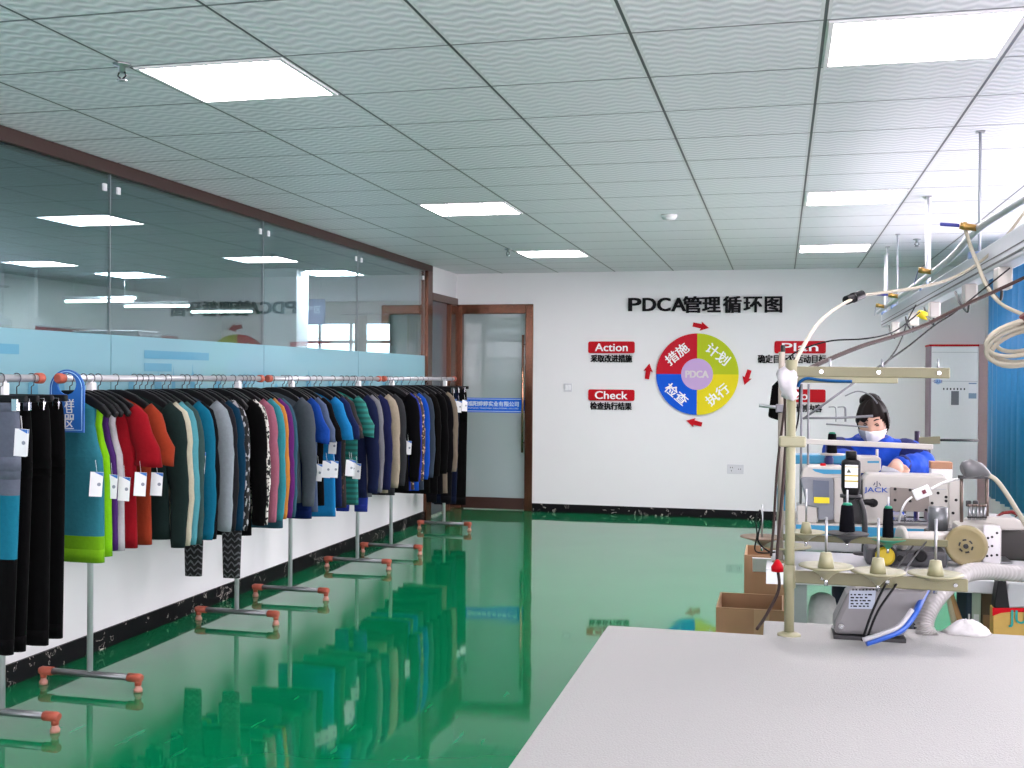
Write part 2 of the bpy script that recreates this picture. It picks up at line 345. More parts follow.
st = MB().box((DX0+.072, YB+.044, 1.035), (DX1-.087, YB+.049, 1.19)).build('blue_strip', mat('strip_blue', (.004, .14, .72), .5, spec=.15), d2); st['label'] = 'blue strip with white company lettering'
mw = mat('strip_white', (.7, .85, .95), .5)
MB().box((DX0+.072, YB+.0425, 1.175), (DX1-.087, YB+.0435, 1.180)).box((DX0+.072, YB+.0425, 1.046), (DX1-.087, YB+.0435, 1.051)).build('strip_line', mw, st)
text('lettering', '福阳婷婷实业有限公司', .058, ((DX0+DX1)/2-.02, YB+.043, 1.128), (1, 0, 0), (0, 0, 1), mw, st, .001, .03, fit=.56)
text('small_lettering', 'FUYANG TINGTING INDUSTRIAL CO LTD', .02, ((DX0+DX1)/2-.02, YB+.043, 1.080), (1, 0, 0), (0, 0, 1), mw, st, .001, .004, fit=.55)
# windows of the right wall
for k, (a, b) in enumerate(WINDOWS):
    w = struct(MB().box((XR+.09, a, WZ0), (XR+.094, b, WZ1)).build('window_%d' % (k+7), M_PANE))
    f = MB(); n = max(2, round((b-a)/1.0))
    for z in (WZ0, 1.85, WZ1-.05): f.box((XR+.07, a, z), (XR+.12, b, z+.05))
    for i in range(n+1):
        y = a+(b-a-.05)*i/n; f.box((XR+.07, y, WZ0), (XR+.12, y+.05, WZ1))
    f.build('window_frame', M_ALU, w)
    MB().box((XR-.05, a-.03, WZ0-.03), (XR+.09, b+.03, WZ0)).build('window_sill', M_WHITE, w, bevel=.004)
# added pink box, coloured like the shaded wall corner it stands for
struct(MB().box((1.79, 11.1, 0), (XR, YB, 1.755)).build('trim_4', mat('pink_corner_shade', (.62, .44, .43), .6), bevel=.004))
# ------------------------------------------------------------------ the room beyond the glass
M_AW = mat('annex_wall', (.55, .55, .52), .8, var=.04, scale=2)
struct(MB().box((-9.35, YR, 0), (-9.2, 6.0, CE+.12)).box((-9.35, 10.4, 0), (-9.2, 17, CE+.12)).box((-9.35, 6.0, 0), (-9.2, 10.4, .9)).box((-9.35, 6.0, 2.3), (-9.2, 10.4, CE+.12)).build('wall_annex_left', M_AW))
w = struct(MB().box((-9.28, 6.0, .9), (-9.276, 10.4, 2.3)).build('window_13', M_PANE)); f = MB()  # out-of-view window, added to brighten the pillar and the annex
for y in (6.0, 7.08, 8.17, 9.26, 10.35): f.box((-9.3, y, .9), (-9.25, y+.05, 2.3))
for z in (.9, 2.25): f.box((-9.3, 6.0, z), (-9.25, 10.4, z+.05))
f.build('window_frame', M_ALU, w)
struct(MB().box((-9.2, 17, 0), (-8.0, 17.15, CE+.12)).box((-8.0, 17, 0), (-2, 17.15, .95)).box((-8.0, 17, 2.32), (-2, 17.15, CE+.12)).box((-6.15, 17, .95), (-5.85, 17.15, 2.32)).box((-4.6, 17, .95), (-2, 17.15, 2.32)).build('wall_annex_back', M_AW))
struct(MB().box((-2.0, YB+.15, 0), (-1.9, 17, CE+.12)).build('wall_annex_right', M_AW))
w = struct(MB().box((-8.0, 17.05, .95), (-4.6, 17.055, 2.32)).build('window_11', M_PANE)); f = MB()
for x in (-8.0, -7.45, -6.9, -6.2, -5.85, -5.25, -4.65): f.box((x, 17.03, .95), (x+.05, 17.08, 2.32))
for z in (.95, 1.95, 2.27): f.box((-8.0, 17.03, z), (-4.6, 17.08, z+.05))
f.build('window_frame', M_ALU, w)
p = PX(285, 320, -5.50)
struct(MB().box((-5.75, p.y-.02, 0), (-5.35, p.y+.30, CE+.12)).build('wall_pillar', mat('pillar_white', (.85, .85, .85), .7)))
M_TUBE = emis('tube_light', (1, .92, .88), 20)
for k, (x, y, where) in enumerate([(-8.35, 12.3, 'nearest of four'), (-8.15, 13.3, 'second from the near end'), (-7.9, 14.6, 'third from the near end'), (-7.3, 15.8, 'farthest back')]):
    t = thing('tube_light', 'long hanging tube lamp in the room beyond the glass, %s' % where, 'lamp', (x, y, 2.33+.0*k), 'tube lamps in the next room')
    MB().box((x-.5, y-.04, 2.35), (x+.5, y+.04, 2.39)).build('housing', M_WHITE, t)
    MB().cyl((x-.48, y, 2.333), (x+.48, y, 2.333), .016).build('tube', M_TUBE, t)
    for s in (-.45, .45): MB().cyl((x+s*.8, y, 2.39), (x+s*.8, y, CE+.12), .004, 6).build('suspension_wire', M_STEEL, t)
for nm, lab, cat, c, d, col in [
    ('storage_cabinet', 'tall grey storage cabinet seen through the glass partition', 'cabinet', (-7.9, 12.0, .97), (.9, .5, 1.94), (.33, .33, .34)),
    ('storage_cabinet', 'dark teal cabinet at the near end of the room beyond the glass', 'cabinet', (-8.6, 11.2, .95), (.8, 1.2, 1.9), (.06, .12, .13)),
    ('storage_cabinet', 'beige low cupboard beyond the glass beside the white pillar', 'cabinet', (-7.2, 14.0, .85), (.6, 1.0, 1.7), (.4, .36, .28))]:
    t = thing(nm, lab, cat, (c[0], c[1], 0)); m = mat('paint_%s' % lab[:14], col, .6)
    MB().cbox(c, d).build('body', m, t, bevel=.01); top = c[2]+d[2]/2
    for s in (-1, 1):
        x0 = c[0]+d[0]/2; dr = MB().box((x0, c[1]+(0 if s > 0 else -d[1]/2)+.01, .08), (x0+.018, c[1]+(d[1]/2 if s > 0 else 0)-.01, top-.05)).build('door', m, t, bevel=.003)
        MB().box((x0+.018, c[1]+s*.04-.008, top*.55), (x0+.035, c[1]+s*.04+.008, top*.55+.14)).build('handle', M_STEEL, dr)
q = PX(310, 312, -5.9)
t = thing('hanging_sign', 'blue hanging notice sign in the room beyond the glass', 'sign', (-5.9, q.y, 1.9))
MB().cbox((-5.9, q.y, q.z), (.42, .02, .33)).build('panel', mat('sign_navy', (.05, .11, .25), .5), t, bevel=.004)
text('lettering', '生产区', .11, (-5.9, q.y-.012, q.z+.03), (1, 0, 0), (0, 0, 1), mw, t, .002, .01)
for s in (-.16, .16): MB().cyl((-5.9+s, q.y, q.z+.16), (-5.9+s, q.y, CE+.12), .003, 6).build('chain', M_STEEL, t)
for k, (x0, x1) in enumerate([(-6.75, -6.55), (-5.85, -5.6)]):
    m = MB(); n = 30; pts = [(x0+(x1-x0)*i/n, .03*math.sin(i*1.1)) for i in range(n+1)]
    m.prism(pts+[(a, b+.012) for a, b in pts[::-1]], (0, 16.88, .9), (1, 0, 0), (0, 1, 0), (0, 0, 1.5))
    tag(m.build('curtain', cloth('#b8a878')), 'pale yellow curtain at the far window beyond the glass, %s of two' % ('outer' if k else 'inner'), 'curtain', 'yellow curtains')
q = PX(130, 312, -8.6)
t = thing('banner', 'red banner on the far wall beyond the glass partition', 'banner', (-9.19, 13.3, 1.85))
MB().box((-9.195, 12.2, 1.85), (-9.185, 15.6, 2.02)).build('cloth', cloth('#9a2020'), t)
MB().cyl((-9.185, 12.2, 2.02), (-9.185, 15.6, 2.02), .01, 8).build('rod', M_STEEL, t)
MB().cyl((-7.0, 16.9, 2.42), (-5.4, 16.9, 2.42), .012, 8).build('trim_5', M_STEEL)['kind'] = 'structure'
# ------------------------------------------------------------------ ceiling fixtures
M_PANEL2 = emis('annex_diffuser', (1, .90, .95), 110); M_PANEL = emis('led_diffuser', (1, .90, .94), PANEL_STRENGTH)
rows = {0: 'nearest', 6: 'middle', 11: 'farthest', -6: 'behind the camera'}
for j in (0, 6, 11, -6):
    for i in (1, 5):
        x, y = OX+TW*i, OY+TD*j
        t = thing('ceiling_light', 'square white ceiling light panel, %s of the row %s' % (rows[j], 'nearer the glass partition' if i == 1 else 'above the sewing machines'), 'ceiling light', (x+TW/2, y+TD/2, CE), 'ceiling light panels')
        MB().box((x+.012, y+.012, CE-.006), (x+TW-.012, y+.028, CE)).box((x+.012, y+TD-.028, CE-.006), (x+TW-.012, y+TD-.012, CE)).box((x+.012, y+.028, CE-.006), (x+.028, y+TD-.028, CE)).box((x+TW-.028, y+.028, CE-.006), (x+TW-.012, y+TD-.028, CE)).build('frame', M_WHITE, t)
        MB().box((x+.028, y+.028, CE-.004), (x+TW-.028, y+TD-.028, CE-.001)).build('diffuser', M_PANEL, t)
for (u, v, lab) in [(331, 273, 'beside the white pillar'), (131, 275, 'before the hanging tube lamps')]:
    q = PZ(u, v, CE+.11); x, y = q.x, q.y
    t = thing('ceiling_light', 'ceiling light panel in the room beyond the glass, %s' % lab, 'ceiling light', (x, y, CE+.12), 'annex light panels')
    MB().box((x-.32, y-.32, CE+.106), (x+.32, y+.32, CE+.119)).build('frame', M_WHITE, t); MB().box((x-.29, y-.29, CE+.104), (x+.29, y+.29, CE+.1055)).build('diffuser', M_PANEL2, t)
for (u, v, lab) in [(122, 64, 'nearest the glass partition, beside the first light panel'), (508, 249, 'beside the farthest light panel near the glass door'), (917, 239, 'above the overhead busway')]:
    c = PZ(u, v, CE); t = thing('sprinkler', 'small metal ceiling sprinkler head %s' % lab, 'sprinkler', c, 'ceiling sprinklers')
    MB().lathe([(.032, 0), (.03, -.006), (.012, -.01), (.012, -.03)], c).build('escutcheon', M_STEEL, t)
    f = MB()
    for s in (-1, 1): f.tube([c+Vector((s*.011, 0, -.028)), c+Vector((s*.016, 0, -.042)), c+Vector((0, 0, -.056))], .003, 6)
    f.build('arms', M_BLACK, t); MB().lathe([(.018, -.056), (.018, -.060), (.004, -.063)], c).build('deflector', M_STEEL, t)
c = PZ(669, 215, CE); t = thing('smoke_detector', 'round white smoke detector on the ceiling', 'smoke detector', c)
MB().lathe([(.055, 0), (.055, -.012), (.042, -.03), (.02, -.036)], c, n=28).build('housing', M_WHITE, t)
MB().lathe([(.043, -.014), (.045, -.018), (.043, -.024)], c, n=28).build('vent_ring', M_BLACK, t)
# ================================================================== BACK WALL SIGNS
M_INK = mat('black_acrylic', (.003, .003, .004), .6, spec=.15); M_RED = mat('red_acrylic', (.46, .001, .008), .5, var=.03, spec=.15); M_LET = mat('white_letters', (.82, .82, .82), .5, var=.02)
XA, ZA = (1, 0, 0), (0, 0, 1)
def wall(u, v): return PY(u, v, YB)
# title
a, b = wall(628, 305), wall(783, 304); t = thing('wall_title', 'large black raised PDCA title lettering on the white back wall', 'sign', (0, YB, 2.14))
glyphs = 'PDCA管理循环图'; cent = [(637, 305), (655, 304.5), (671.5, 304.2), (689, 304), (694, 304), (714, 304), (734, 304), (754, 303.5), (774, 303)]
cent = [637.5, 656, 672, 681, 693, 712.5, 732.5, 753, 773]; cent = [637, 654, 670.5, 684.5, 693, 713, 733, 754, 774]
wid = [14, 15, 14, 15.5, 18, 18, 18, 18, 17]; cen = [636, 651.5, 666.5, 681, 694, 712, 732, 752, 773]
x0 = 628; cen = [635, 649.5, 664, 678.8, 692.5, 711.5, 732.3, 752.8, 773.5]; wid = [12, 12.5, 12.5, 13.5, 18.2, 17.5, 17.5, 17.5, 16.5]
for g, u, wd in zip(glyphs, cen, wid):
    c = wall(u, 304.6); W_ = (wall(u+wd/2, 304) - wall(u-wd/2, 304)).x
    text('letter', g, .19 if ord(g) < 200 else .178, (c.x, YB-.004, c.z), XA, ZA, M_INK, t, .02, .043 if ord(g) < 200 else .045, fit=W_)
def plate(name, word, u0, v0, u1, v1, lab, cap, cu0, cu1, cv, caplab, hgt):
    a, b = wall(u0, v0), wall(u1, v1); w_, h_ = b.x-a.x, a.z-b.z; r = .02; pts = []
    for cx, cy, s in ((w_/2-r, h_/2-r, 0), (-w_/2+r, h_/2-r, 90), (-w_/2+r, -h_/2+r, 180), (w_/2-r, -h_/2+r, 270)):
        for i in range(5): q = math.radians(s+i*22.5); pts.append((cx+r*math.cos(q), cy+r*math.sin(q)))
    c = (a+b)/2; t = thing(name, lab, 'sign', (c.x, YB, c.z), 'red wall plates')
    MB().prism(pts, (c.x, YB, c.z), XA, ZA, (0, -.018, 0)).build('board', M_RED, t)
    text('lettering', word, .115, (c.x, YB-.018, c.z), XA, ZA, M_LET, t, .006, .02, fit=w_*(.70 if len(word) > 2 else .3))
    if cap:
        a, b = wall(cu0, cv), wall(cu1, cv); c = (a+b)/2; t = thing('wall_caption', caplab, 'lettering', (c.x, YB, c.z), 'black wall captions')
        text('lettering', cap, hgt, (c.x, YB-.001, c.z), XA, ZA, M_INK, t, .012, .048, fit=b.x-a.x)
plate('sign_plate', 'Action', 588.5, 341.5, 634.8, 353.3, 'red plate reading Action, topmost at the left of the round chart', '采取改进措施', 591, 632, 358.5, 'black Chinese caption under the red Action plate', .082)
plate('sign_plate', 'Check', 588.5, 389.3, 634.6, 401, 'red plate reading Check, below the Action plate', '检查执行结果', 590.5, 631.5, 406, 'black Chinese caption under the red Check plate', .082)
plate('sign_plate', 'Plan', 774.5, 341, 825.8, 353.5, 'red plate reading Plan, behind the cream thread stand', '确定目标及活动目标', 758, 826, 359, 'black Chinese caption under the red Plan plate', .088)
plate('sign_plate', 'Do', 774.5, 389, 825.5, 402.5, 'red plate reading Do, half hidden behind the thread stand', '执行计划内容', 778, 822, 408, 'black Chinese caption under the red Do plate', .082)
# round chart
cc = wall(697.2, 374.2); R_ = (wall(738.4, 374).x-wall(656, 374).x)/2; RH = R_*.385
wh = thing('cycle_chart', 'round four-colour PDCA cycle chart mounted on the back wall', 'sign', (cc.x, YB, cc.z))
for nm, col, q0, word, rot, lab in [('lime', (.42, .50, .012), 0, '计划', -38, 'lime green quarter'), ('red', (.50, .006, .02), 90, '措施', 40, 'red quarter'), ('blue', (.002, .09, .60), 180, '检查', -40, 'blue quarter'), ('yellow', (.72, .60, .01), 270, '执行', 40, 'yellow quarter')]:
    pts = [(R_*math.cos(math.radians(q0+i*4.5)), R_*math.sin(math.radians(q0+i*4.5))) for i in range(21)]+[(RH*.9*math.cos(math.radians(q0+90-i*9)), RH*.9*math.sin(math.radians(q0+90-i*9))) for i in range(11)]
    s = MB().prism(pts, (cc.x, YB-.001, cc.z), XA, ZA, (0, -.022, 0)).build('sector', mat('chart_'+nm, col, .5, var=.02, spec=.15), wh); s['label'] = lab
    q = math.radians(q0+45); rr = R_*.70; a = math.radians(rot); o = (cc.x+rr*math.cos(q), YB-.022, cc.z+rr*math.sin(q))
    text('lettering', word, .122, o, (math.cos(a), 0, math.sin(a)), (-math.sin(a), 0, math.cos(a)), M_LET, s, .005, .028, fit=.255)
hb = MB().lathe([(RH, .002), (RH, .03)], (cc.x, YB, cc.z), (0, -1, 0), 48).build('hub', mat('chart_lilac', (.50, .33, .60), .45, var=.02), wh); hb['label'] = 'lilac centre disc reading PDCA'
text('lettering', 'PDCA', .1, (cc.x, YB-.03, cc.z), XA, ZA, mat('silver_letters', (.62, .58, .58), .5), hb, .005, .05, fit=RH*1.42)
for (u0, v0, u1, v1, lab) in [(693, 324.5, 709, 328, 'red arrow above the round chart'), (749.5, 370, 744.5, 385, 'red arrow between the round chart and the black pouch'), (702, 424.5, 686.5, 420.5, 'red arrow below the round chart'), (647, 379, 649.5, 363.5, 'red arrow beside the red quarter, pointing up')]:
    a, b = wall(u0, v0), wall(u1, v1); d = b-a; L = d.length; ux = d/L; uz = Vector((0, -1, 0)).cross(ux)
    w_ = .024; s = MB().prism([(0, -w_*.9), (L*.52, -w_*1.0), (L*.48, -w_*2.0), (L, 0), (L*.48, w_*2.0), (L*.52, w_*1.0), (0, w_*.9)], a, ux, uz, (0, -.016, 0), 0).build('arrow', M_RED, loc=a)
    tag(s, lab, 'arrow', 'red arrows around the chart')
# switch and socket
def wallplate(name, u, v, w_, h_, lab, cat, rockers, holes):
    c = wall(u, v); t = thing(name, lab, cat, (c.x, YB, c.z)); MB().cbox((c.x, YB-.005, c.z), (w_, .01, h_)).build('cover_plate', mat('plate_grey', (.60, .60, .63), .4), t, bevel=.003)
    for dx, rw in rockers: MB().cbox((c.x+dx, YB-.012, c.z), (rw, .006, h_*.62)).build('rocker', M_CARD, t, bevel=.002)
    for dx, dz in holes: MB().cbox((c.x+dx, YB-.0105, c.z+dz), (.006, .002, .012)).build('socket_slot', M_BLACK, t)
wallplate('light_switch', 568, 387.5, .088, .088, 'small white light switch beside the glass door', 'switch', [(-.016, .026), (.016, .026)], [])
wallplate('wall_socket', 735.5, 469, .165, .095, 'white double power socket low on the back wall', 'socket', [], [(-.05, .015), (-.03, .015), (-.04, -.018), (.03, .0), (.05, .0)])
# ================================================================== GARMENT RACKS
XRAIL, ZRAIL = -3.01, 1.393
M_TUBE_W = mat('rack_tube', (.56, .57, .59), .28, metal=.35, var=.03); M_CAP = mat('orange_cap', (.40, .085, .05), .5); M_FOOTDK = mat('foot_tube', (.20, .21, .22), .35, metal=.7)
def rack(lab, y0, y1, ups, base=True):
    t = thing('garment_rack', lab, 'clothes rack', (XRAIL, (ups[0]+ups[-1])/2, 0), 'tubular garment racks')
    r = MB().cyl((XRAIL, y0, ZRAIL), (XRAIL, y1, ZRAIL), .0155, 16).build('rail', M_TUBE_W, t)
    for y, d in ((y0, -1), (y1, 1)): MB().lathe([(.017, -.03), (.022, -.028), (.023, .004), (.017, .012)], (XRAIL, y, ZRAIL), (0, d, 0), 16).build('end_cap', M_CAP, r)
    for y in ups:
        MB().cyl((XRAIL, y, .075), (XRAIL, y, ZRAIL-.01), .0135, 14).build('upright', M_TUBE_W, t)
        MB().cbox((XRAIL, y, ZRAIL-.055), (.036, .034, .075)).build('bracket', M_WHITE, t, bevel=.006)
        f = MB().cyl((XRAIL-.245, y, .062), (XRAIL+.25, y, .062), .0155, 14).build('foot_bar', M_FOOTDK, t)
        for x, s in ((XRAIL-.245, -1), (XRAIL+.25, 1)):
            c = MB().tube([(x-s*.055, y, .062), (x, y, .062), (x+s*.012, y, .06)], [.0195, .020, .016], 14).cyl((x-s*.006, y, .058), (x-s*.006, y, .03), .015, 12)
            c.build('foot_cap', M_CAP, f); MB().lathe([(.019, .0), (.0195, .012), (.013, .022), (.013, .03)], (x-s*.006, y, 0), n=16).build('foot_pad', mat('pale_pink_pad', (.48, .22, .17), .5), f)
rack('garment rack nearest the camera, only its far end in view', 2.1, 4.03, [2.4, 3.80])
rack('second garment rack from the camera, carrying the blue sign', 4.15, 6.05, [4.379, 5.759])
rack('third garment rack, with the grey and bright blue tops', 6.14, 8.04, [6.468, 7.611])
rack('garment rack farthest from the camera, beside the glass door', 8.14, 10.06, [8.33, 9.76])
# ------------------------------------------------------------------ hangers and clothes, hung square to the rail
def hanger(y, desc, clip=False, yaw=0):
    t = thing('trouser_hanger' if clip else 'clothes_hanger', ('clip hanger holding the ' if clip else 'black hanger holding the ')+desc, 'hanger', (XRAIL, y, ZRAIL), 'hangers on the racks')
    h = [(0, 0, -.075), (0, 0, -.035), (.012, 0, -.028)]+[(.0205*math.cos(a), 0, .0205*math.sin(a)) for a in [math.radians(q) for q in range(-50, 200, 25)]]
    MB().tube(h, .0022, 6).build('hook', mat('hook_wire', (.16, .16, .17), .35, metal=.8), t, local=True)
    if clip:
        MB().cbox((0, 0, -.080), (.35, .018, .028)).build('bar', M_BLACK, t, bevel=.006, local=True)
        for s in (-1, 1):
            MB().cbox((s*.13, -.008, -.103), (.03, .016, .05)).build('clip', M_CHROME if s > 0 else M_BLACK, t, bevel=.003, local=True)
    else:
        pts = [(-.205, -.150), (-.17, -.112), (-.11, -.076), (-.06, -.058), (-.03, -.052), (.03, -.052), (.06, -.058), (.11, -.076), (.17, -.112), (.205, -.150), (.195, -.172), (.15, -.138), (.09, -.108), (0, -.094), (-.09, -.108), (-.15, -.138), (-.195, -.172)]
        MB().prism(pts, (0, -.013, 0), (1, 0, 0), (0, 0, 1), (0, .026, 0)).build('shoulders', M_BLACK, t, bevel=.006, local=True)
    t.rotation_euler.z = yaw
    return t
def ring(cx, cy, z, w, d, rnd, n=26, wr=.0, k=5):
    out = []
    for j in range(n):
        a = 2*math.pi*j/n; c, s = math.cos(a), math.sin(a); e = .75
        x = w*math.copysign(abs(c)**e, c); y = d*math.copysign(abs(s)**e, s)
        y += wr*(math.sin(k*x*14+rnd)+.6*math.sin(x*31+rnd*2))*(.35+.65*abs(s))
        out.append((cx+x, cy+y, z))
    return out
def torso(m, prof, rnd, mi=None, wr=.009):
    """prof: list of (z, half width, half depth); mi picks a material by height"""
    rs = [];
    for i, (z, w, d) in enumerate(prof): rs.append(ring(0, 0, z, w, d, rnd+i*.06, wr=wr*min(1, max(0, (-.1-z)*8)), k=1+.1*(i % 3)))
    if mi is None: m.loft(rs)
    else:
        for i in range(len(rs)-1): m.loft(rs[i:i+2], mi(prof[i+1][0]), caps=(i in (0, len(rs)-2)))
def dense(prof, step=.05):
    out = [prof[0]]
    for a, b in zip(prof, prof[1:]):
        n = max(1, int(abs(b[0]-a[0])/step))
        for i in range(1, n+1): q = i/n; out.append(tuple(a[k]+(b[k]-a[k])*q for k in range(3)))
    return out
def sleeve(s, length, r0, r1, rnd, out=.045):
    pts = [(s*.165, 0, -.150), (s*.2, 0, -.185), (s*.222, 0, -.26)]; n = max(2, int(length/.1))
    for i in range(1, n+1): q = i/n; pts.append((s*(.222+out*.5*math.sin(q*2.2)+.003*math.sin(i*1.7+rnd)), .004*math.sin(i*1.3+rnd), -.26-(length-.12)*q))
    pts = [Vector(p) for p in pts]; rs = [r0*.85, r0]+[r0+(r1-r0)*i/(len(pts)-3) for i in range(len(pts)-2)]
    return smooth_path(pts, 2), [rs[min(i//2, len(rs)-1)]*(1+.025*math.sin(i*2.1+rnd)) for i in range((len(pts)-1)*2+1)]
M_TAGB = mat('tag_blue', (.03, .16, .52), .6)
def price_tag(t, x, z, y, yaw=0.0, sc=1.0):
    m = MB(); w, h = .052*sc, .105*sc; M = Matrix.Translation(Vector((x, y, z))) @ Matrix.Rotation(yaw, 4, 'Z') @ Matrix.Rotation(.06, 4, 'Y')
    m.box((-w/2, -.0012, -h), (w/2, .0012, 0), 0, M)
    m.add([M @ Vector(q) for q in [(-w*.2, -.0018, -.001), (w/2, -.0018, -.001), (w/2, -.0018, -h*.16)]], [(0, 1, 2)], 1)
    m.add([M @ Vector((.012*sc+.008*sc*math.cos(a), -.0018, -h*.5+.008*sc*math.sin(a))) for a in [i*math.pi/5 for i in range(10)]], [tuple(range(10))], 2)
    m.tube([M @ Vector((0, 0, 0)), M @ Vector((-.01, .005, .05))], .0008, 4, 0)
    o = m.build('price_tag', [M_CARD, M_TAGB, mat('tag_print', (.25, .27, .33), .7)], t, local=True); o['label'] = 'white card price tag with blue corner'
def garment(kind, y, zb, mats, desc, tagpos=None, yaw=0, name=None, band=None, sleeve_mat=None, split=None, spread=0):
    """zb is how far the hem hangs below the rail; tagpos (x, z)"""
    rnd = random.uniform(0, 6); nm = name or dict(tank='tank_top', tee='t_shirt', long='long_sleeve_top', leggings='leggings', trousers='trousers')[kind]
    t = thing(nm, desc, {'tank': 'tank top', 'tee': 'T-shirt', 'long': 'top', 'leggings': 'leggings', 'trousers': 'trousers'}[kind], (XRAIL, y, ZRAIL), 'garments on the racks')
    mats = mats if isinstance(mats, list) else [mats]; m = MB(); bot = -zb; d = random.uniform(.026, .033)
    if kind == 'tank':
        prof = [(-.085, .06, .012), (-.105, .10, .018), (-.13, .135, .022), (-.2, .125, .024), (-.27, .14, .026), (-.34, .165, d), (-.45, .175, d), (bot, .18, d*1.15)]
        torso(m, dense(prof), rnd, (lambda z: 1 if z < bot+.075 else 0) if band else None); m.build('body', mats+([band] if band else []), t, local=True)
    elif kind in ('tee', 'long'):
        prof = [(-.075, .055, .010), (-.088, .075, .016), (-.115, .135, .021), (-.145, .185, .024), (-.2, .2, .026), (-.3, .195, d), (-.5, .19, d), (bot if kind == 'tee' or zb < .75 else bot+.05, .20, d*1.15)]
        torso(m, dense(prof), rnd, (lambda z: 1 if z < split else 0) if split else None); m.build('body', mats, t, local=True)
        for s in (-1, 1):
            if kind == 'tee': pts, rs = sleeve(s, .25, .054, .068, rnd+s, .07)
            else: pts, rs = sleeve(s, max(.5, min(.66, zb-.12)), .06, .036, rnd+s)
            sm = MB().tube(pts, rs, 14, 0, flat=((1, 0, 0), .55)); sm.build('sleeve', sleeve_mat or mats[0], t, local=True)
    else:
        wide = kind == 'trousers'; wt = .165 if wide else .145
        fm = (lambda z: (0 if z > split[0] else (1 if z > split[1] else 2))) if split else None
        prof = dense([(-.095, wt*.9, .018), (-.13, wt*.95, .022), (-.25, wt, .03), (-.36, wt, .03)])
        torso(m, prof, rnd, None if not split else (lambda z: 0), .004); m.build('waist', mats, t, local=True)
        for s in (-1, 1):
            l = MB(); n = 12; rs = []
            for i in range(n+1):
                q = i/n; z = -.33+(bot+.33)*q; w = (.086 if wide else .076)*(1-(.12 if wide else .36)*q); rs.append((z, w, spread*min(1, q*1.6)))
            for i in range(n):
                rr = [ring(s*((.079 if wide else .069)+sp), 0, z, w, .022 if wide else .02, rnd+s, 18, wr=.003) for z, w, sp in rs[i:i+2]]
                l.loft(rr, fm(rs[i+1][0]) if fm else 0, caps=i in (0, n-1))
            l.build('trouser_leg', mats, t, local=True)
    if tagpos: price_tag(t, tagpos[0], tagpos[1], -.045, random.uniform(.1, .5))
    t.rotation_euler.z = yaw
    return t
K = '#050506'; B = cloth(K)
LEO = pattern_mat('leopard_print', '#c8c4bc', '#141212', 60, .53, 'noise'); LEOB = pattern_mat('brown_leopard_print', '#3a2c24', '#b09478', 50, .58, 'noise')
ZIG = pattern_mat('zigzag_print', '#0c0c0e', '#5a5c60', 190, .62, 'zigzag', stretch=(1, 1, 1)); MARB = pattern_mat('marble_print', '#08080a', '#a0a0a4', 26, .55, 'noise', stretch=(2, 2, 1))
QUILT = pattern_mat('quilted_emerald', '#08504a', '#0a6e66', 170, .0, 'bands'); DKP = pattern_mat('dark_brown_print', '#100c0c', '#4a3028', 26, .64, 'noise')
EDGE = {'tank': .178, 'tee': .285, 'long': .262, 'leggings': .16, 'trousers': .165}
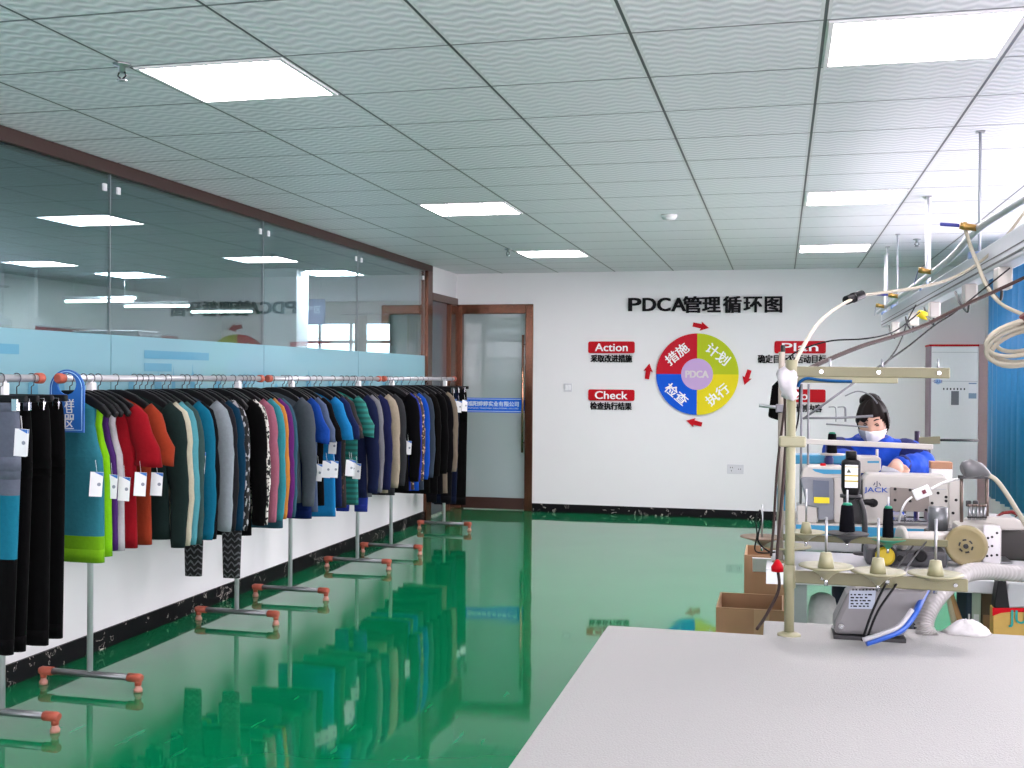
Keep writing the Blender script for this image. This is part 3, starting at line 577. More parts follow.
# (kind, right-hand edge u, hem v, cloth, description, extras)
RACKS = [
 [('leggings', 24, 655, [cloth('#6e7484'), cloth('#1f7d98'), B], 'heather grey leggings with teal and black lower legs, nearest of all', dict(tagat=(21.5, 429), split=(-.50, -.72))),
  ('leggings', 35, 652, B, 'black leggings with a white piping line beside the heather grey pair', dict(tagat=(21.5, 429))),
  ('trousers', 52, 645, cloth('#060607'), 'black straight trousers between the black leggings and the widest black trousers', {}),
  ('trousers', 66, 638, cloth('#040405'), 'wide black trousers hanging nearest the blue sign', {})],
 [('tank', 100, 562, cloth('#34808f'), 'teal tank top with a lime green hem band', dict(tagat=(97.5, 472), band=cloth('#7ab61c'))),
  ('tank', 105, 556, cloth('#84cc18'), 'lime green tank top behind the teal one', {}),
  ('tank', 117, 550, cloth('#4c2a6e'), 'purple tank top between the lime and white ones', dict(tagat=(113, 474.5))),
  ('tank', 126, 550, cloth('#c4c0c4'), 'white tank top beside the crimson T-shirt', dict(tagat=(125.5, 477))),
  ('tee', 154, 549, cloth('#9a1420'), 'crimson short sleeved T-shirt', dict(tagat=(140, 472.5))),
  ('tee', 170, 545, cloth('#a03c24'), 'rust coloured short sleeved T-shirt', dict(tagat=(158.5, 472.5))),
  ('long', 183, 550, cloth('#1e2e2c'), 'dark bottle green long sleeved top behind the rust T-shirt', {}),
  ('long', 187, 541, cloth('#cfc8b0'), 'cream long sleeved top', {}),
  ('long', 192.5, 546, cloth('#58a4b0'), 'pale aqua long sleeved top beside the cream one', {}),
  ('long', 199, 544, cloth('#3c5654'), 'grey green long sleeved top with a small white tag', dict(tagat=(192, 467))),
  ('long', 209.5, 541, cloth('#12708e'), 'petrol blue long sleeved top', dict(tagat=(198.5, 452.5))),
  ('long', 215, 538, cloth('#0b0c0f'), 'black long sleeved top between petrol blue and light grey', {}),
  ('long', 228, 527, [cloth('#4e5c6e')], 'slate top with light grey raglan sleeves', dict(sleeve_mat=cloth('#9aa4ac'))),
  ('long', 231, 526, cloth('#24252a'), 'charcoal long sleeved top behind the light grey raglan', {}),
  ('leggings', 240, 578, ZIG, 'black and grey zigzag print leggings with legs apart', dict(spread=.045)),
  ('long', 240, 526, cloth('#0f3a54'), 'deep navy teal long sleeved top', {}),
  ('long', 244, 530, MARB, 'black and white marble print long sleeved top', {}),
  ('long', 262, 545, cloth('#060607'), 'black long sleeved top with loose cuffs beside the leopard print', {}),
  ('long', 265, 528, LEO, 'black and white leopard print long sleeved top', {}),
  ('long', 275, 523, cloth('#b06a7e'), 'dusty pink long sleeved top', {}),
  ('long', 282, 526, cloth('#3c98a2'), 'aqua long sleeved top next to the dusty pink one', {}),
  ('long', 284.5, 523, cloth('#d88c40'), 'orange long sleeved top, only a sliver showing', {}),
  ('long', 287, 521, cloth('#6a2c76'), 'purple long sleeved top at the far end of its rack', {}),
  ('long', 293, 537, cloth('#3a6274'), 'slate blue long sleeved top, last on its rack', {})],
 [('long', 303, 503, cloth('#565e66'), 'plain grey long sleeved top, first on the third rack', {}),
  ('tank', 309, 510, cloth('#08080a'), 'black tank top with a white tag beside the plain grey top', dict(tagat=(308, 445))),
  ('tee', 325, 519, [cloth('#1c4ca8'), cloth('#0e2458')], 'royal blue T-shirt with navy lower half', dict(tagat=(318.5, 464), split=-.42)),
  ('tee', 331, 512, cloth('#5a6a88'), 'dusky blue T-shirt beside the royal blue one', dict(tagat=(326.5, 461))),
  ('tee', 337, 506, cloth('#060608'), 'black T-shirt before the bright sky blue one', dict(tagat=(334.5, 461))),
  ('tee', 348, 517, cloth('#1f84c4'), 'bright sky blue T-shirt', dict(tagpos=(.2, -.38))),
  ('tee', 354, 507, cloth('#182650'), 'navy T-shirt behind the bright sky blue one', dict(tagat=(349, 460))),
  ('tee', 359, 508, DKP, 'dark brown print T-shirt', dict(tagat=(352, 460.5))),
  ('tee', 371, 505, QUILT, 'quilted emerald short sleeved top', dict(tagat=(357.5, 463.5))),
  ('leggings', 373, 512, cloth('#2c3e9c'), 'indigo leggings below the quilted emerald top', dict(tagat=(357.5, 463.5))),
  ('long', 376, 505, cloth('#1a2244'), 'midnight blue long sleeved top behind the quilted emerald one', dict(tagat=(357.5, 463.5))),
  ('long', 381, 504, cloth('#7c7c82'), 'mid grey long sleeved top between two navy ones', {}),
  ('long', 386.5, 500, cloth('#1c2148'), 'dark navy long sleeved top between mid grey and beige', {}),
  ('long', 396, 500, cloth('#a89c88'), 'beige long sleeved top', {}),
  ('long', 403, 502, cloth('#35373a'), 'charcoal long sleeved top, last on the third rack', {})],
 [('long', 414, 497, cloth('#07070a'), 'black long sleeved top with a white tag, first on the farthest rack', dict(tagat=(408.5, 441))),
  ('long', 418.5, 497, cloth('#2238a0'), 'royal blue long sleeved top beside the brown leopard print', {}),
  ('long', 422, 496, LEOB, 'brown leopard print long sleeved top', {}),
  ('long', 426.5, 497, cloth('#1850b8'), 'vivid blue long sleeved top after the brown leopard print', {}),
  ('long', 431.5, 496, cloth('#3c4654'), 'slate grey long sleeved top on the farthest rack', {}),
  ('long', 438, 499, cloth('#0a0908'), 'warm black long sleeved top right after the slate grey one', {}),
  ('long', 445, 500, cloth('#060607'), 'black long sleeved top before the taupe one', {}),
  ('long', 450, 500, cloth('#0c0a0e'), 'soft black long sleeved top touching the taupe one', {}),
  ('long', 454.5, 499, cloth('#8a7c6c'), 'taupe long sleeved top near the glass door', {}),
  ('leggings', 456, 503, cloth('#0e0f14'), 'black leggings with a white tag, first of three by the door', dict(tagat=(454, 399))),
  ('leggings', 461, 504, cloth('#0f1830'), 'dark navy leggings with a white tag, second of three by the door', dict(tagat=(459.5, 401))),
  ('trousers', 467, 505, cloth('#050505'), 'black trousers with a white tag, last by the glass door', dict(tagat=(464.5, 400)))]]
LIM = [(2.4, 3.99), (4.225, 6.02), (6.19, 8.0), (8.19, 10.03)]
for k, row in enumerate(RACKS):
    lo, hi = LIM[k]; ys = [PX(u, 450, XRAIL+EDGE[kd])[1] for kd, u, *_ in row]
    ordr = sorted(range(len(row)), key=lambda i: ys[i]); row = [row[i] for i in ordr]; ys = [ys[i] for i in ordr]
    ys[0] = max(ys[0], lo)
    for i in range(1, len(ys)): ys[i] = max(ys[i], ys[i-1]+.048)
    ys[-1] = min(ys[-1], hi)
    for i in range(len(ys)-2, -1, -1): ys[i] = min(ys[i], ys[i+1]-.048)
    for (kd, u, vb, cl, desc, ex), y in zip(row, ys):
        p = P(u, vb, (Vector((XRAIL+EDGE[kd]-.03, y, .6))-CAM).dot(AF)); zb = ZRAIL-p.z
        yaw = random.uniform(-.05, .05); ex = dict(ex)
        if 'tagat' in ex: q = PY(*ex.pop('tagat'), y-.05); ex['tagpos'] = (q.x-XRAIL, q.z-ZRAIL)
        garment(kd, y, zb, cl, desc, yaw=yaw, **ex)
        hanger(y, desc.split(',')[0], kd in ('leggings', 'trousers') and k in (0, 3), yaw)
# blue sign hooked over the rail
yS = 4.168; t = thing('hanging_sign', 'blue arch-topped sample area sign hooked over the rack rail', 'sign', (XRAIL+.028, yS, ZRAIL))
m = MB(); n = 24; w_ = .084
out = [(w_*math.cos(a), -.046+w_*math.sin(a)) for a in [math.pi*i/n for i in range(n+1)]]+[(-w_, -.232), (w_, -.232)]
hole = [(.046*math.cos(a), -.024+.046*math.sin(a)) for a in [-2*math.pi*i/n-math.pi/2 for i in range(n)]]
def plate_with_hole(out, hole, y0, y1, mi=0):
    bm = bmesh.new(); o_ = [bm.verts.new((x, 0, z)) for x, z in out]; h_ = [bm.verts.new((x, 0, z)) for x, z in hole]
    e = [bm.edges.new((L[i], L[(i+1) % len(L)])) for L in (o_, h_) for i in range(len(L))]
    bmesh.ops.triangle_fill(bm, edges=e, use_beauty=True); bm.verts.index_update()
    vs = [v.co.copy() for v in bm.verts]; fs = [tuple(v.index for v in f.verts) for f in bm.faces]; bm.free(); M_ = MB(); k = len(vs)
    M_.add([(v.x, y0, v.z) for v in vs]+[(v.x, y1, v.z) for v in vs], fs+[tuple(i+k for i in f[::-1]) for f in fs], mi); no, nh = len(out), len(hole)
    for i in range(no): M_.f.append((i, (i+1) % no, k+(i+1) % no, k+i)); M_.m.append(mi); M_.s.append(False)
    for i in range(nh): M_.f.append((no+i, no+(i+1) % nh, k+no+(i+1) % nh, k+no+i)); M_.m.append(mi); M_.s.append(False)
    return M_
pl = plate_with_hole(out, hole, -.004, .004).build('panel', mat('sign_blue', (.02, .13, .46), .35, var=.15, scale=4), t, local=True)
bd = MB(); pts = [((w_-.009)*math.cos(a), -.046+(w_-.009)*math.sin(a)) for a in [math.pi*i/n for i in range(n+1)]]+[(-w_+.009, -.222), (w_-.009, -.222)]
bd.tube([(x, -.0048, z) for x, z in pts+pts[:1]], .0016, 4); bd.build('border_line', mat('sign_pale', (.45, .7, .9), .5), t, local=True)
for i, ch in enumerate('样品区'): text('letter', ch, .05, (XRAIL+.042, yS-.0045, ZRAIL-.112-.042*i), (1, 0, 0), (0, 0, 1), M_LET, t, .001, .014)
t.rotation_euler.z = 0; t.location.z -= .0
# ================================================================== SEWING LINE ON THE RIGHT
M_OLIVE = mat('cream_enamel', (.28, .27, .165), .4, var=.05); M_OLIVED = mat('olive_enamel', (.16, .152, .08), .4, var=.05)
M_MW = mat('machine_white', (.50, .475, .44), .35, var=.02); M_MG = mat('machine_grey', (.20, .21, .24), .4); M_MB = mat('machine_blue', (.03, .26, .45), .4)
M_LAM = mat('white_laminate', (.345, .345, .335), .55, var=.05, scale=250, bump=.2, spec=.2); M_GREY = mat('grey_enamel', (.18, .21, .20), .45); M_DARK = mat('dark_iron', (.02, .02, .022), .45)
M_CREAM = mat('cream_pulley', (.25, .205, .10), .4, var=.05); M_CABW = mat('cream_hose', (.42, .39, .31), .5, spec=.2); M_CABB = mat('brown_cable', (.035, .02, .017), .6, spec=.2); M_CABK = mat('black_cable', (.005, .005, .006), .6, spec=.15)
M_BRASS = mat('brass', (.55, .33, .10), .28, metal=.9); M_BLUEH = mat('valve_blue', (.01, .02, .22), .4); M_SILV = mat('trunking_grey', (.46, .49, .53), .35, metal=.3, var=.04)
M_CARTON = mat('cardboard', (.33, .19, .10), .85, var=.1, scale=12)
def ub(m, u0, v0, u1, v1, t, dep, mi=0):
    a, b = P(u0, v1, t), P(u1, v0, t); y = (a.y+b.y)/2
    return m.box((a.x, y, a.z), (b.x, y+dep, b.z), mi)
def table(nm, lab, x0, x1, y0, y1, z, th, leg_in, mats, shelf=None):
    t = thing(nm, lab, 'table', ((x0+x1)/2, (y0+y1)/2, 0))
    MB().box((x0, y0, z-th), (x1, y1, z)).build('tabletop', mats, t, bevel=.004)
    for x in (x0+leg_in, x1-leg_in):
        for y in (y0+.05, y1-.05): MB().cbox((x, y, (z-th)/2), (.05, .04, z-th)).build('leg', M_GREY, t, bevel=.004)
    r = MB()
    for x in (x0+leg_in, x1-leg_in): r.box((x-.015, y0+.07, .16), (x+.015, y1-.07, .19))
    r.box((x0+leg_in+.025, (y0+y1)/2-.015, .16), (x1-leg_in-.025, (y0+y1)/2+.015, .19)).build('stretcher', M_GREY, t)
    if shelf: MB().box((x0+leg_in-.02, y0+.0, shelf-.02), (x1-leg_in+.02, y1-.02, shelf)).build('lower_shelf', M_GREY, t, bevel=.003)
    return t
table('cutting_table', 'large plain white cutting table filling the foreground', -.448, 1.35, .95, 2.955, .745, .03, .12, M_LAM)
table('side_table', 'narrow white worktop carrying the grey motor box, behind the cutting table', -.04, 1.35, 2.958, 3.145, .742, .03, .1, M_LAM)
table('sewing_table', 'white sewing table under the machine with the cream pulley', -.03, 1.35, 3.93, 4.40, .75, .045, .1, mat('white_tabletop', (.48, .475, .50), .35), shelf=.40)
table('sewing_table', 'white sewing table in front of the woman in blue', -.02, 1.40, 4.56, 5.16, .77, .04, .1, mat('white_tabletop', (.48, .475, .50), .35))
# ------------------------------------------------------------------ open cartons on the floor
def carton(lab, c, w, d, h, flap=False):
    t = thing('cardboard_box', lab, 'box', c, 'open cartons'); x, y, z = c; th = .008
    m = MB().box((x-w/2, y-d/2, 0), (x+w/2, y+d/2, th))
    m.box((x-w/2, y-d/2, th), (x+w/2, y-d/2+th, h)).box((x-w/2, y+d/2-th, th), (x+w/2, y+d/2, h)).box((x-w/2, y-d/2+th, th), (x-w/2+th, y+d/2-th, h)).box((x+w/2-th, y-d/2+th, th), (x+w/2, y+d/2-th, h))
    m.build('body', M_CARTON, t); MB().box((x+.02, y-d/2-.001, h*.15), (x+.09, y-d/2, h)).build('tape', mat('tape_tan', (.40, .25, .13), .4), t)
    if flap: f = MB().cbox((x-w*.12, y-d/2-.045, h-.04), (w*.45, .006, .11), 0, Matrix.Rotation(.75, 3, 'X')).build('flap', M_CARD, t); f['label'] = 'white printed flap'
    return t
carton('low open brown carton on the green floor in front of the taller one', (-.288+.155, 5.275+.19, 0), .31, .38, .338)
carton('taller open brown carton with a white flap behind the low one', (-.177+.14, 5.83+.2, 0), .28, .36, .50, True)
# ------------------------------------------------------------------ thread stands
def bar(m, a, b, h, th, mi=0):
    a, b = Vector(a), Vector(b); d = (b-a).normalized(); up = Vector((0, 0, 1)); n = d.cross(up).normalized(); L = (b-a).length
    R = Matrix((d, n, up)).transposed().to_4x4(); R.translation = a
    return m.box((0, -th/2, -h/2), (L, th/2, h/2), mi, R)
def spindle(t, c, pin_h, r, mat_, holder=True):
    """saucer with a holder and a pin for one cone of thread, c is the saucer rim centre"""
    c = Vector(c); s = MB().lathe([(.006, -.035), (.010, -.03), (.018, -.022), (r*.55, -.010), (r, -.001), (r, .002), (r*.5, -.003), (.018, -.004)], c, n=28).build('saucer', mat_, t)
    if holder: MB().lathe([(.021, -.004), (.014, .034), (.008, .036)], c, n=16).build('cone_holder', mat_, s)
    MB().cyl(c+Vector((0, 0, .03 if holder else 0)), c+Vector((0, 0, pin_h)), .0035, 8).build('pin', M_STEEL, s); MB().cyl(c+Vector((0, 0, -.05)), c+Vector((0, 0, -.03)), .005, 8).build('bolt', M_CHROME, s)
# stand A
tA = 2.95; base = PZ(789, 636, .742); t = thing('thread_stand', 'cream tubular thread stand with three empty saucers, on the narrow white worktop', 'thread stand', base, 'thread stands')
top = P(787.5, 366, base.y/ (ray(789, 636).y)); top = Vector((base.x, base.y, top.z))
MB().cyl(base, top, .0125, 16).build('pole', M_OLIVE, t); MB().lathe([(.03, 0), (.03, .006), (.016, .012)], base, n=20).build('base_flange', M_OLIVE, t)
tb = (base-CAM).dot(AF)
for nm, v, u1, lab in (('upper_arm', 371.5, 950, None), ('lower_arm', 576, 968, None)):
    a = Vector((base.x+.006, base.y-.002, P(795, v, tb).z)); e = PY(u1, v+2, base.y-.002); b = Vector((e.x, base.y-.002, a.z-.002))
    o = bar(MB(), a, b,   .027 if v < 500 else .033, .012).build(nm, M_OLIVED, t, bevel=.003)
    MB().cyl(a+Vector((-.006, 0, -.03)), a+Vector((-.006, 0, .03)), .0155, 16).build('clamp_collar', M_OLIVE, t)
    for q in (.18, .55, .93): MB().lathe([(.006, 0), (.005, .003)], a+(b-a)*q+Vector((0, -.006, 0)), (0, -1, 0), 10).build('screw', M_CHROME, o)
for u, v, vt in ((826, 566, 517), (878, 571.5, 518), (935.5, 574, 519)):
    c = P(u, v, tb-.07); spindle(t, c, P(u, vt, tb-.07).z-c.z, .068, M_OLIVE)
z = P(795, 441.5, tb).z; a, b = PY(779, 441, base.y), PY(806, 441, base.y); o = MB().box((a.x, base.y-.016, z-.014), (b.x, base.y+.016, z+.014)).build('middle_clamp', M_OLIVE, t, bevel=.005)
for u in (830, 882, 938): # thread guides on the upper arm
    p = PY(u, 366, base.y); MB().cyl((p.x, base.y, top.z-.01), (p.x, base.y, top.z+.02), .003, 8).build('thread_guide', M_STEEL, t)
# stand B
pb = P(780, 560, 3.98); pb = Vector((pb.x, pb.y, .75)); tb = (pb-CAM).dot(AF)
t = thing('thread_stand', 'slim beige thread stand behind the cream one, carrying black thread', 'thread stand', pb, 'thread stands')
ztop = P(781, 352, tb).z
MB().cyl(pb, (pb.x, pb.y, ztop), .0115, 14).build('pole', mat('beige_enamel', (.27, .24, .20), .45), t); MB().lathe([(.028, 0), (.028, .006), (.014, .012)], pb, n=18).build('base_flange', M_OLIVE, t)
for nm, v, u1, hgt in (('upper_arm', 379, 898, .026), ('lower_arm', 537, 948, .024)):
    z = P(790, v, tb).z; e = PY(u1, v, pb.y); bar(MB(), (pb.x, pb.y, z), (e.x, pb.y, z), hgt, .012).build(nm, M_OLIVE if v < 500 else M_OLIVED, t, bevel=.003)
zs = P(790, 533, tb-.07).z
for u, r, m_ in ((847, .075, M_DARK), (888, .062, mat('green_pad', (.02, .22, .13), .6)), (806, .07, M_OLIVE), (762, .078, mat('brown_disc', (.20, .13, .085), .6)), (786, .09, M_OLIVE)):
    v = {847: 533.5, 888: 539, 806: 532, 762: 537, 786: 546}[u]; c = P(u, v, tb-.07 if u > 790 else tb+.03)
    vt = {847: 490, 888: 497, 806: 489, 762: 508, 786: 520}[u]; spindle(t, c, P(u, vt, tb-.07).z-c.z, r, m_, u in (806,))
# black thread cones
def cone(lab, c, h, r0, r1, tip=True):
    t = thing('thread_cone', lab, 'thread cone', c, 'cones of black thread'); c = Vector(c)
    MB().lathe([(r0*.96, 0), (r0, h*.04), (r1, h*.90), (r1*.9, h*.96)], c, n=24).build('thread', mat('black_thread', (.004, .004, .006), .9, bump=.15, scale=200, spec=.08), t)
    e = MB().lathe([(r1*.86, h*.95), (r1*.7, h*1.03), (r1*.35, h*1.04)], c, n=20).build('core', mat('green_core', (.01, .25, .14), .5), t); e['label'] = 'green core tip'
c = P(847, 532, tb-.07); cone('black cone of thread on a black disc, beside the black bottle', c+Vector((0, 0, .002)), .098, .0275, .021)
c = P(888, 538, tb-.07); cone('black cone of thread on a green pad, below the white machine arm', c+Vector((0, 0, .002)), .108, .0195, .0165)
M_POLE = mat('dull_steel', (.20, .20, .22), .45, metal=.4)
# ------------------------------------------------------------------ steel guide stand in front of the woman
pc = P(806, 470, 4.62); pc = Vector((pc.x, pc.y, .77)); tc_ = (pc-CAM).dot(AF)
t = thing('thread_stand', 'thin steel thread stand with a long white arm before the woman in blue', 'thread stand', pc, 'thread stands')
for u in (801, 808): p = PY(u, 460, pc.y); MB().cyl((p.x, pc.y, .77), (p.x, pc.y, P(u, 384, tc_).z), .005, 8).build('pole', M_POLE, t)
a, b = PY(786, 440.5, pc.y-.02), PY(933, 447, pc.y-.02); bar(MB(), a, b, .022, .014).build('lower_arm', M_MW, t, bevel=.003)
a, b = PY(803, 419, pc.y), PY(858, 380, pc.y); MB().cyl(a, b, .005, 8).build('brace', M_POLE, t)
a, b = PY(803, 418, pc.y), PY(873, 416, pc.y); MB().tube([a, (a+b)/2+Vector((0, 0, -.004)), b], .005, 8).build('guide_bar', M_POLE, t)
a, b = PY(826, 424, pc.y), PY(868, 427, pc.y); MB().tube([a, (a+b)/2, b], .0035, 8).build('guide_bar', M_POLE, t)
for u in (836, 845, 846):
    a = PY(u, 412, pc.y); MB().tube(smooth_path([a+Vector((-.03, 0, .02)), a+Vector((-.005, 0, .02)), a, a+Vector((0, 0, -.04))]), .0025, 6).build('thread_hook', M_POLE, t)
a = PY(845, 396, pc.y+.05); MB().tube(smooth_path([a, a+Vector((.05, 0, .02)), a+Vector((.10, 0, .005)), a+Vector((.13, 0, -.03))]), .003, 6).build('thread_hook', M_POLE, t)
MB().lathe([(.05, 0), (.05, .006), (.01, .008)], PY(832, 455, pc.y+.06), n=20).build('saucer', M_MW, t)
c = PY(832, 453, pc.y+.06); cone('black cone of thread standing farther back, beside the blue jacket', c, .085, .021, .017)
t2 = PY(917, 452, 5.5); t = thing('thread_stand', 'dark post with a small olive arm behind the elbow of the woman', 'thread stand', (t2.x, 5.5, 0), 'thread stands')
MB().cyl((t2.x, 5.5, 0), (t2.x, 5.5, PY(917, 431, 5.5).z), .012, 12).build('pole', mat('dark_purple_tube', (.03, .015, .05), .4), t); MB().lathe([(.12, 0), (.12, .015), (.02, .03)], (t2.x, 5.5, 0), n=24).build('base', M_DARK, t)
a, b = PY(917, 441, 5.5), PY(940, 440, 5.5); bar(MB(), a, b, .035, .02).build('arm', M_OLIVED, t, bevel=.003); MB().cyl(b, PY(979, 440.5, 5.5), .006, 8).build('rod', M_DARK, t)
# ------------------------------------------------------------------ white lockstitch machine
tm = 4.5; y0 = P(880, 500, tm).y
t = thing('sewing_machine', 'white industrial sewing machine with grey motor cover and blue stripe', 'sewing machine', (P(880, 533, tm).x, y0+.06, .77), 'sewing machines')
def uvp(lst, t_): return [P(u, v, t_) for u, v in lst]
def slab(m, lst, t_, dep, mi=0, yy=None):
    ps = [PY(u, v, yy if yy is not None else y0) for u, v in lst]; return m.prism([(p.x, p.z) for p in ps], (0, yy if yy is not None else y0, 0), (1, 0, 0), (0, 0, 1), (0, dep, 0), mi)
zb = .7705
m = MB(); a, b = PY(796, 522, y0), PY(950, 522, y0); m.box((a.x, y0-.03, zb), (b.x, y0+.15, a.z)); m.build('bed', M_MW, t, bevel=.006)
MB().box((a.x-.001, y0-.032, .776), (b.x+.001, y0-.029, a.z-.006)).build('blue_stripe', M_MB, t)
m = slab(MB(), [(863, 524), (863, 479), (868, 474), (945, 476), (949, 480), (949, 524), (931, 524), (931, 507), (928, 505), (889, 503), (885, 507), (885, 524)], tm, .13); m.build('arm_casting', M_MW, t, bevel=.008)
m = slab(MB(), [(864, 487.2), (946, 489), (946, 489.8), (864, 488)], tm, .004, yy=y0-.003); m.build('seam_line', M_STEEL, t)
o = slab(MB(), [(890, 488), (891, 487), (929, 490), (929, 512), (891, 511), (890, 510)], tm, .008, yy=y0-.008).build('access_plate', mat('grey_brown_plate', (.22, .19, .17), .45), t, bevel=.002)
for u, v in ((895, 489), (910, 490), (895, 500), (910, 501), (926, 510), (925, 491)): MB().lathe([(.006, 0), (.006, .003)], PY(u, v, y0-.008), (0, -1, 0), 10).build('screw', M_BLACK, o)
o = slab(MB(), [(949, 482), (950, 480), (962, 481), (963, 484), (962, 528), (949, 526)], tm, .10).build('face_plate', M_MW, t, bevel=.004)
for u, v in ((938, 493), (946, 497), (946, 501), (956, 500), (932, 503), (953, 513)): MB().lathe([(.006, 0), (.006, .003)], PY(u, v, y0-.001), (0, -1, 0), 10).build('screw', M_BLACK, o)
text('lettering', 'JACK', .028, PY(876, 490.5, y0-.001), XA, ZA, mat('logo_blue', (.01, .06, .35), .4), t, .002, .02, fit=.092)
text('emblem', '小', .026, PY(877, 484, y0-.001), XA, ZA, mat('logo_navy', (.02, .02, .07), .4), t, .002, .02, fit=.03)
o = MB().tube([PY(858, 503, y0-.02), PY(866, 502, y0-.03), PY(873, 503, y0-.03)], [.008, .012, .016], 10).sphere(PY(873, 503, y0-.03), .02, sc=(1, .6, .9)).build('lever', M_BLACK, t)
c = PY(905, 515, y0+.05); MB().cyl(c+Vector((0, 0, .03)), c+Vector((0, 0, -.03)), .004, 8).build('needle_bar', M_CHROME, t); MB().box((c.x-.06, y0+.01, PY(905, 522, y0).z), (c.x+.08, y0+.10, PY(905, 522, y0).z+.006)).build('needle_plate', M_CHROME, t)
# its motor end, grey cover
o = slab(MB(), [(800, 479), (803, 477), (833, 478), (834, 481), (834, 520), (818, 520), (818, 508), (807, 506)], tm, .13, yy=y0-.01).build('motor_cover', M_MG, t, bevel=.006)
slab(MB(), [(813, 480), (829, 481), (829, 502), (813, 501)], tm, .003, yy=y0-.014).build('inset_panel', mat('slate_panel', (.10, .12, .17), .4), o)
s_ = slab(MB(), [(814, 497), (829.5, 497.6), (829.5, 503.5), (814, 503)], tm, .002, yy=y0-.0165).build('warning_sticker', mat('yellow_sticker', (.75, .62, .01), .5), o); s_['label'] = 'yellow warning sticker'
slab(MB(), [(797, 506), (799, 505), (817, 507), (818, 523), (797, 523)], tm, .12, yy=y0-.005).build('lower_cover', M_MW, t, bevel=.005)
slab(MB(), [(834, 478), (843, 479), (843, 523), (834, 523)], tm, .12).build('side_column', M_MW, t, bevel=.004)
o = slab(MB(), [(800, 478), (803, 469), (808, 466), (842, 467), (844, 470), (844, 479)], tm, .13).build('top_cover', M_MW, t, bevel=.006)
slab(MB(), [(812, 469), (843, 470), (843, 474), (824, 474), (815, 471.5)], tm, .003, yy=y0-.003).build('blue_swoosh', M_MB, o)
MB().lathe([(.012, 0), (.012, .01), (.008, .014)], PY(823, 466.5, y0+.05), n=12).build('red_knob', M_RED, o)
slab(MB(), [(844, 480), (863, 480), (863, 523), (844, 523)], tm, .10, yy=y0+.02).build('shaft_housing', M_DARK, t, bevel=.004)
o = MB(); a, b = PY(842, 574, y0+.05), PY(872, 546, y0+.05); o.box((a.x, y0+.05, a.z), (b.x, y0+.16, .73)).build('servo_motor', M_DARK, t, bevel=.01); MB().cyl((b.x+.02, y0+.10, .66), (b.x+.13, y0+.10, .66), .055, 20).build('motor_drum', M_DARK, t)
a, b = PY(861, 553.5, y0+.03), PY(878, 545, y0+.03); o = MB().box((a.x, y0+.03, a.z), (b.x, y0+.05, b.z)).build('control_unit', M_MW, t, bevel=.003); MB().box((a.x+.004, y0+.0285, (a.z+b.z)/2-.004), (b.x-.004, y0+.0295, (a.z+b.z)/2+.004)).build('yellow_line', mat('label_yellow', (.5, .40, .03), .6), o)
# the machine the woman works at
y1 = 5.03; t = thing('sewing_machine', 'blue armed sewing machine with a white head under the hands of the woman', 'sewing machine', (PY(830, 480, y1).x, y1+.04, .77), 'sewing machines')
def slab1(m, lst, dep, yy): ps = [PY(u, v, yy) for u, v in lst]; return m.prism([(p.x, p.z) for p in ps], (0, yy, 0), (1, 0, 0), (0, 0, 1), (0, dep, 0), 0)
slab1(MB(), [(777, 456), (779, 454.5), (856, 455), (857, 464), (795, 464), (793, 490), (779, 490)], .11, y1).build('arm_casting', M_MB, t, bevel=.006)
o = slab1(MB(), [(856, 458), (858, 456.5), (879, 457), (881, 459), (881, 470), (876, 474), (858, 473)], .12, y1-.01).build('head', M_MW, t, bevel=.005)
slab1(MB(), [(867.5, 461), (879, 461), (879, 463), (867.5, 463)], .002, y1-.013).build('blue_stripe', M_MB, o)
c = PY(877, 455, y1+.04); MB().cyl(c+Vector((0, 0, -.02)), c+Vector((0, 0, .025)), .006, 10).build('pressure_screw', M_MW, o)
c = PY(872, 474, y1+.05); MB().cyl(c, c+Vector((0, 0, -.10)), .005, 8).build('needle_bar', M_CHROME, t)
a, b = PY(777, 480, y1), PY(905, 480, y1); MB().box((a.x, y1-.03, .771), (b.x, y1+.12, .83)).build('bed', M_MW, t, bevel=.006); MB().box((a.x, y1+.0, .83), (a.x+.08, y1+.11, PY(779, 488, y1).z)).build('pillar', M_MB, t, bevel=.004)
c = PY(829, 458, y1-.03); MB().lathe([(.016, 0), (.016, -.06), (.02, -.06), (.02, -.10)], c+Vector((0, 0, .06)), n=12).build('tension_knob', mat('navy_knob', (.01, .015, .10), .4), t)
# box of thread and a bobbin cone beside the woman
c = PY(940, 474, 5.09); t = thing('thread_box', 'small white box with a tan lid beside the elbow of the woman', 'box', (c.x, 5.09, .77))
MB().box((c.x-.04, 5.06, .77), (c.x+.045, 5.13, PY(940, 469, 5.06).z)).build('box', M_CARD, t, bevel=.003); MB().box((c.x-.042, 5.058, PY(940, 469, 5.06).z), (c.x+.047, 5.132, PY(940, 462, 5.06).z)).build('lid', mat('tan_lid', (.42, .22, .13), .7), t, bevel=.003)
c = PY(948, 474, 4.98); t = thing('bobbin_cone', 'small maroon thread cone beside the tan lidded box', 'thread cone', (c.x, 4.98, .77))
MB().lathe([(.025, 0), (.025, .12), (.02, .13)], (c.x, 4.98, .77), n=16).build('stand', M_MW, t); zz = PY(948, 474, 4.98).z
MB().lathe([(.02, 0), (.021, .01), (.012, .045), (.014, .05), (.006, .06)], (c.x, 4.98, .90), n=16).build('thread', mat('maroon_thread', (.20, .02, .05), .7), t)
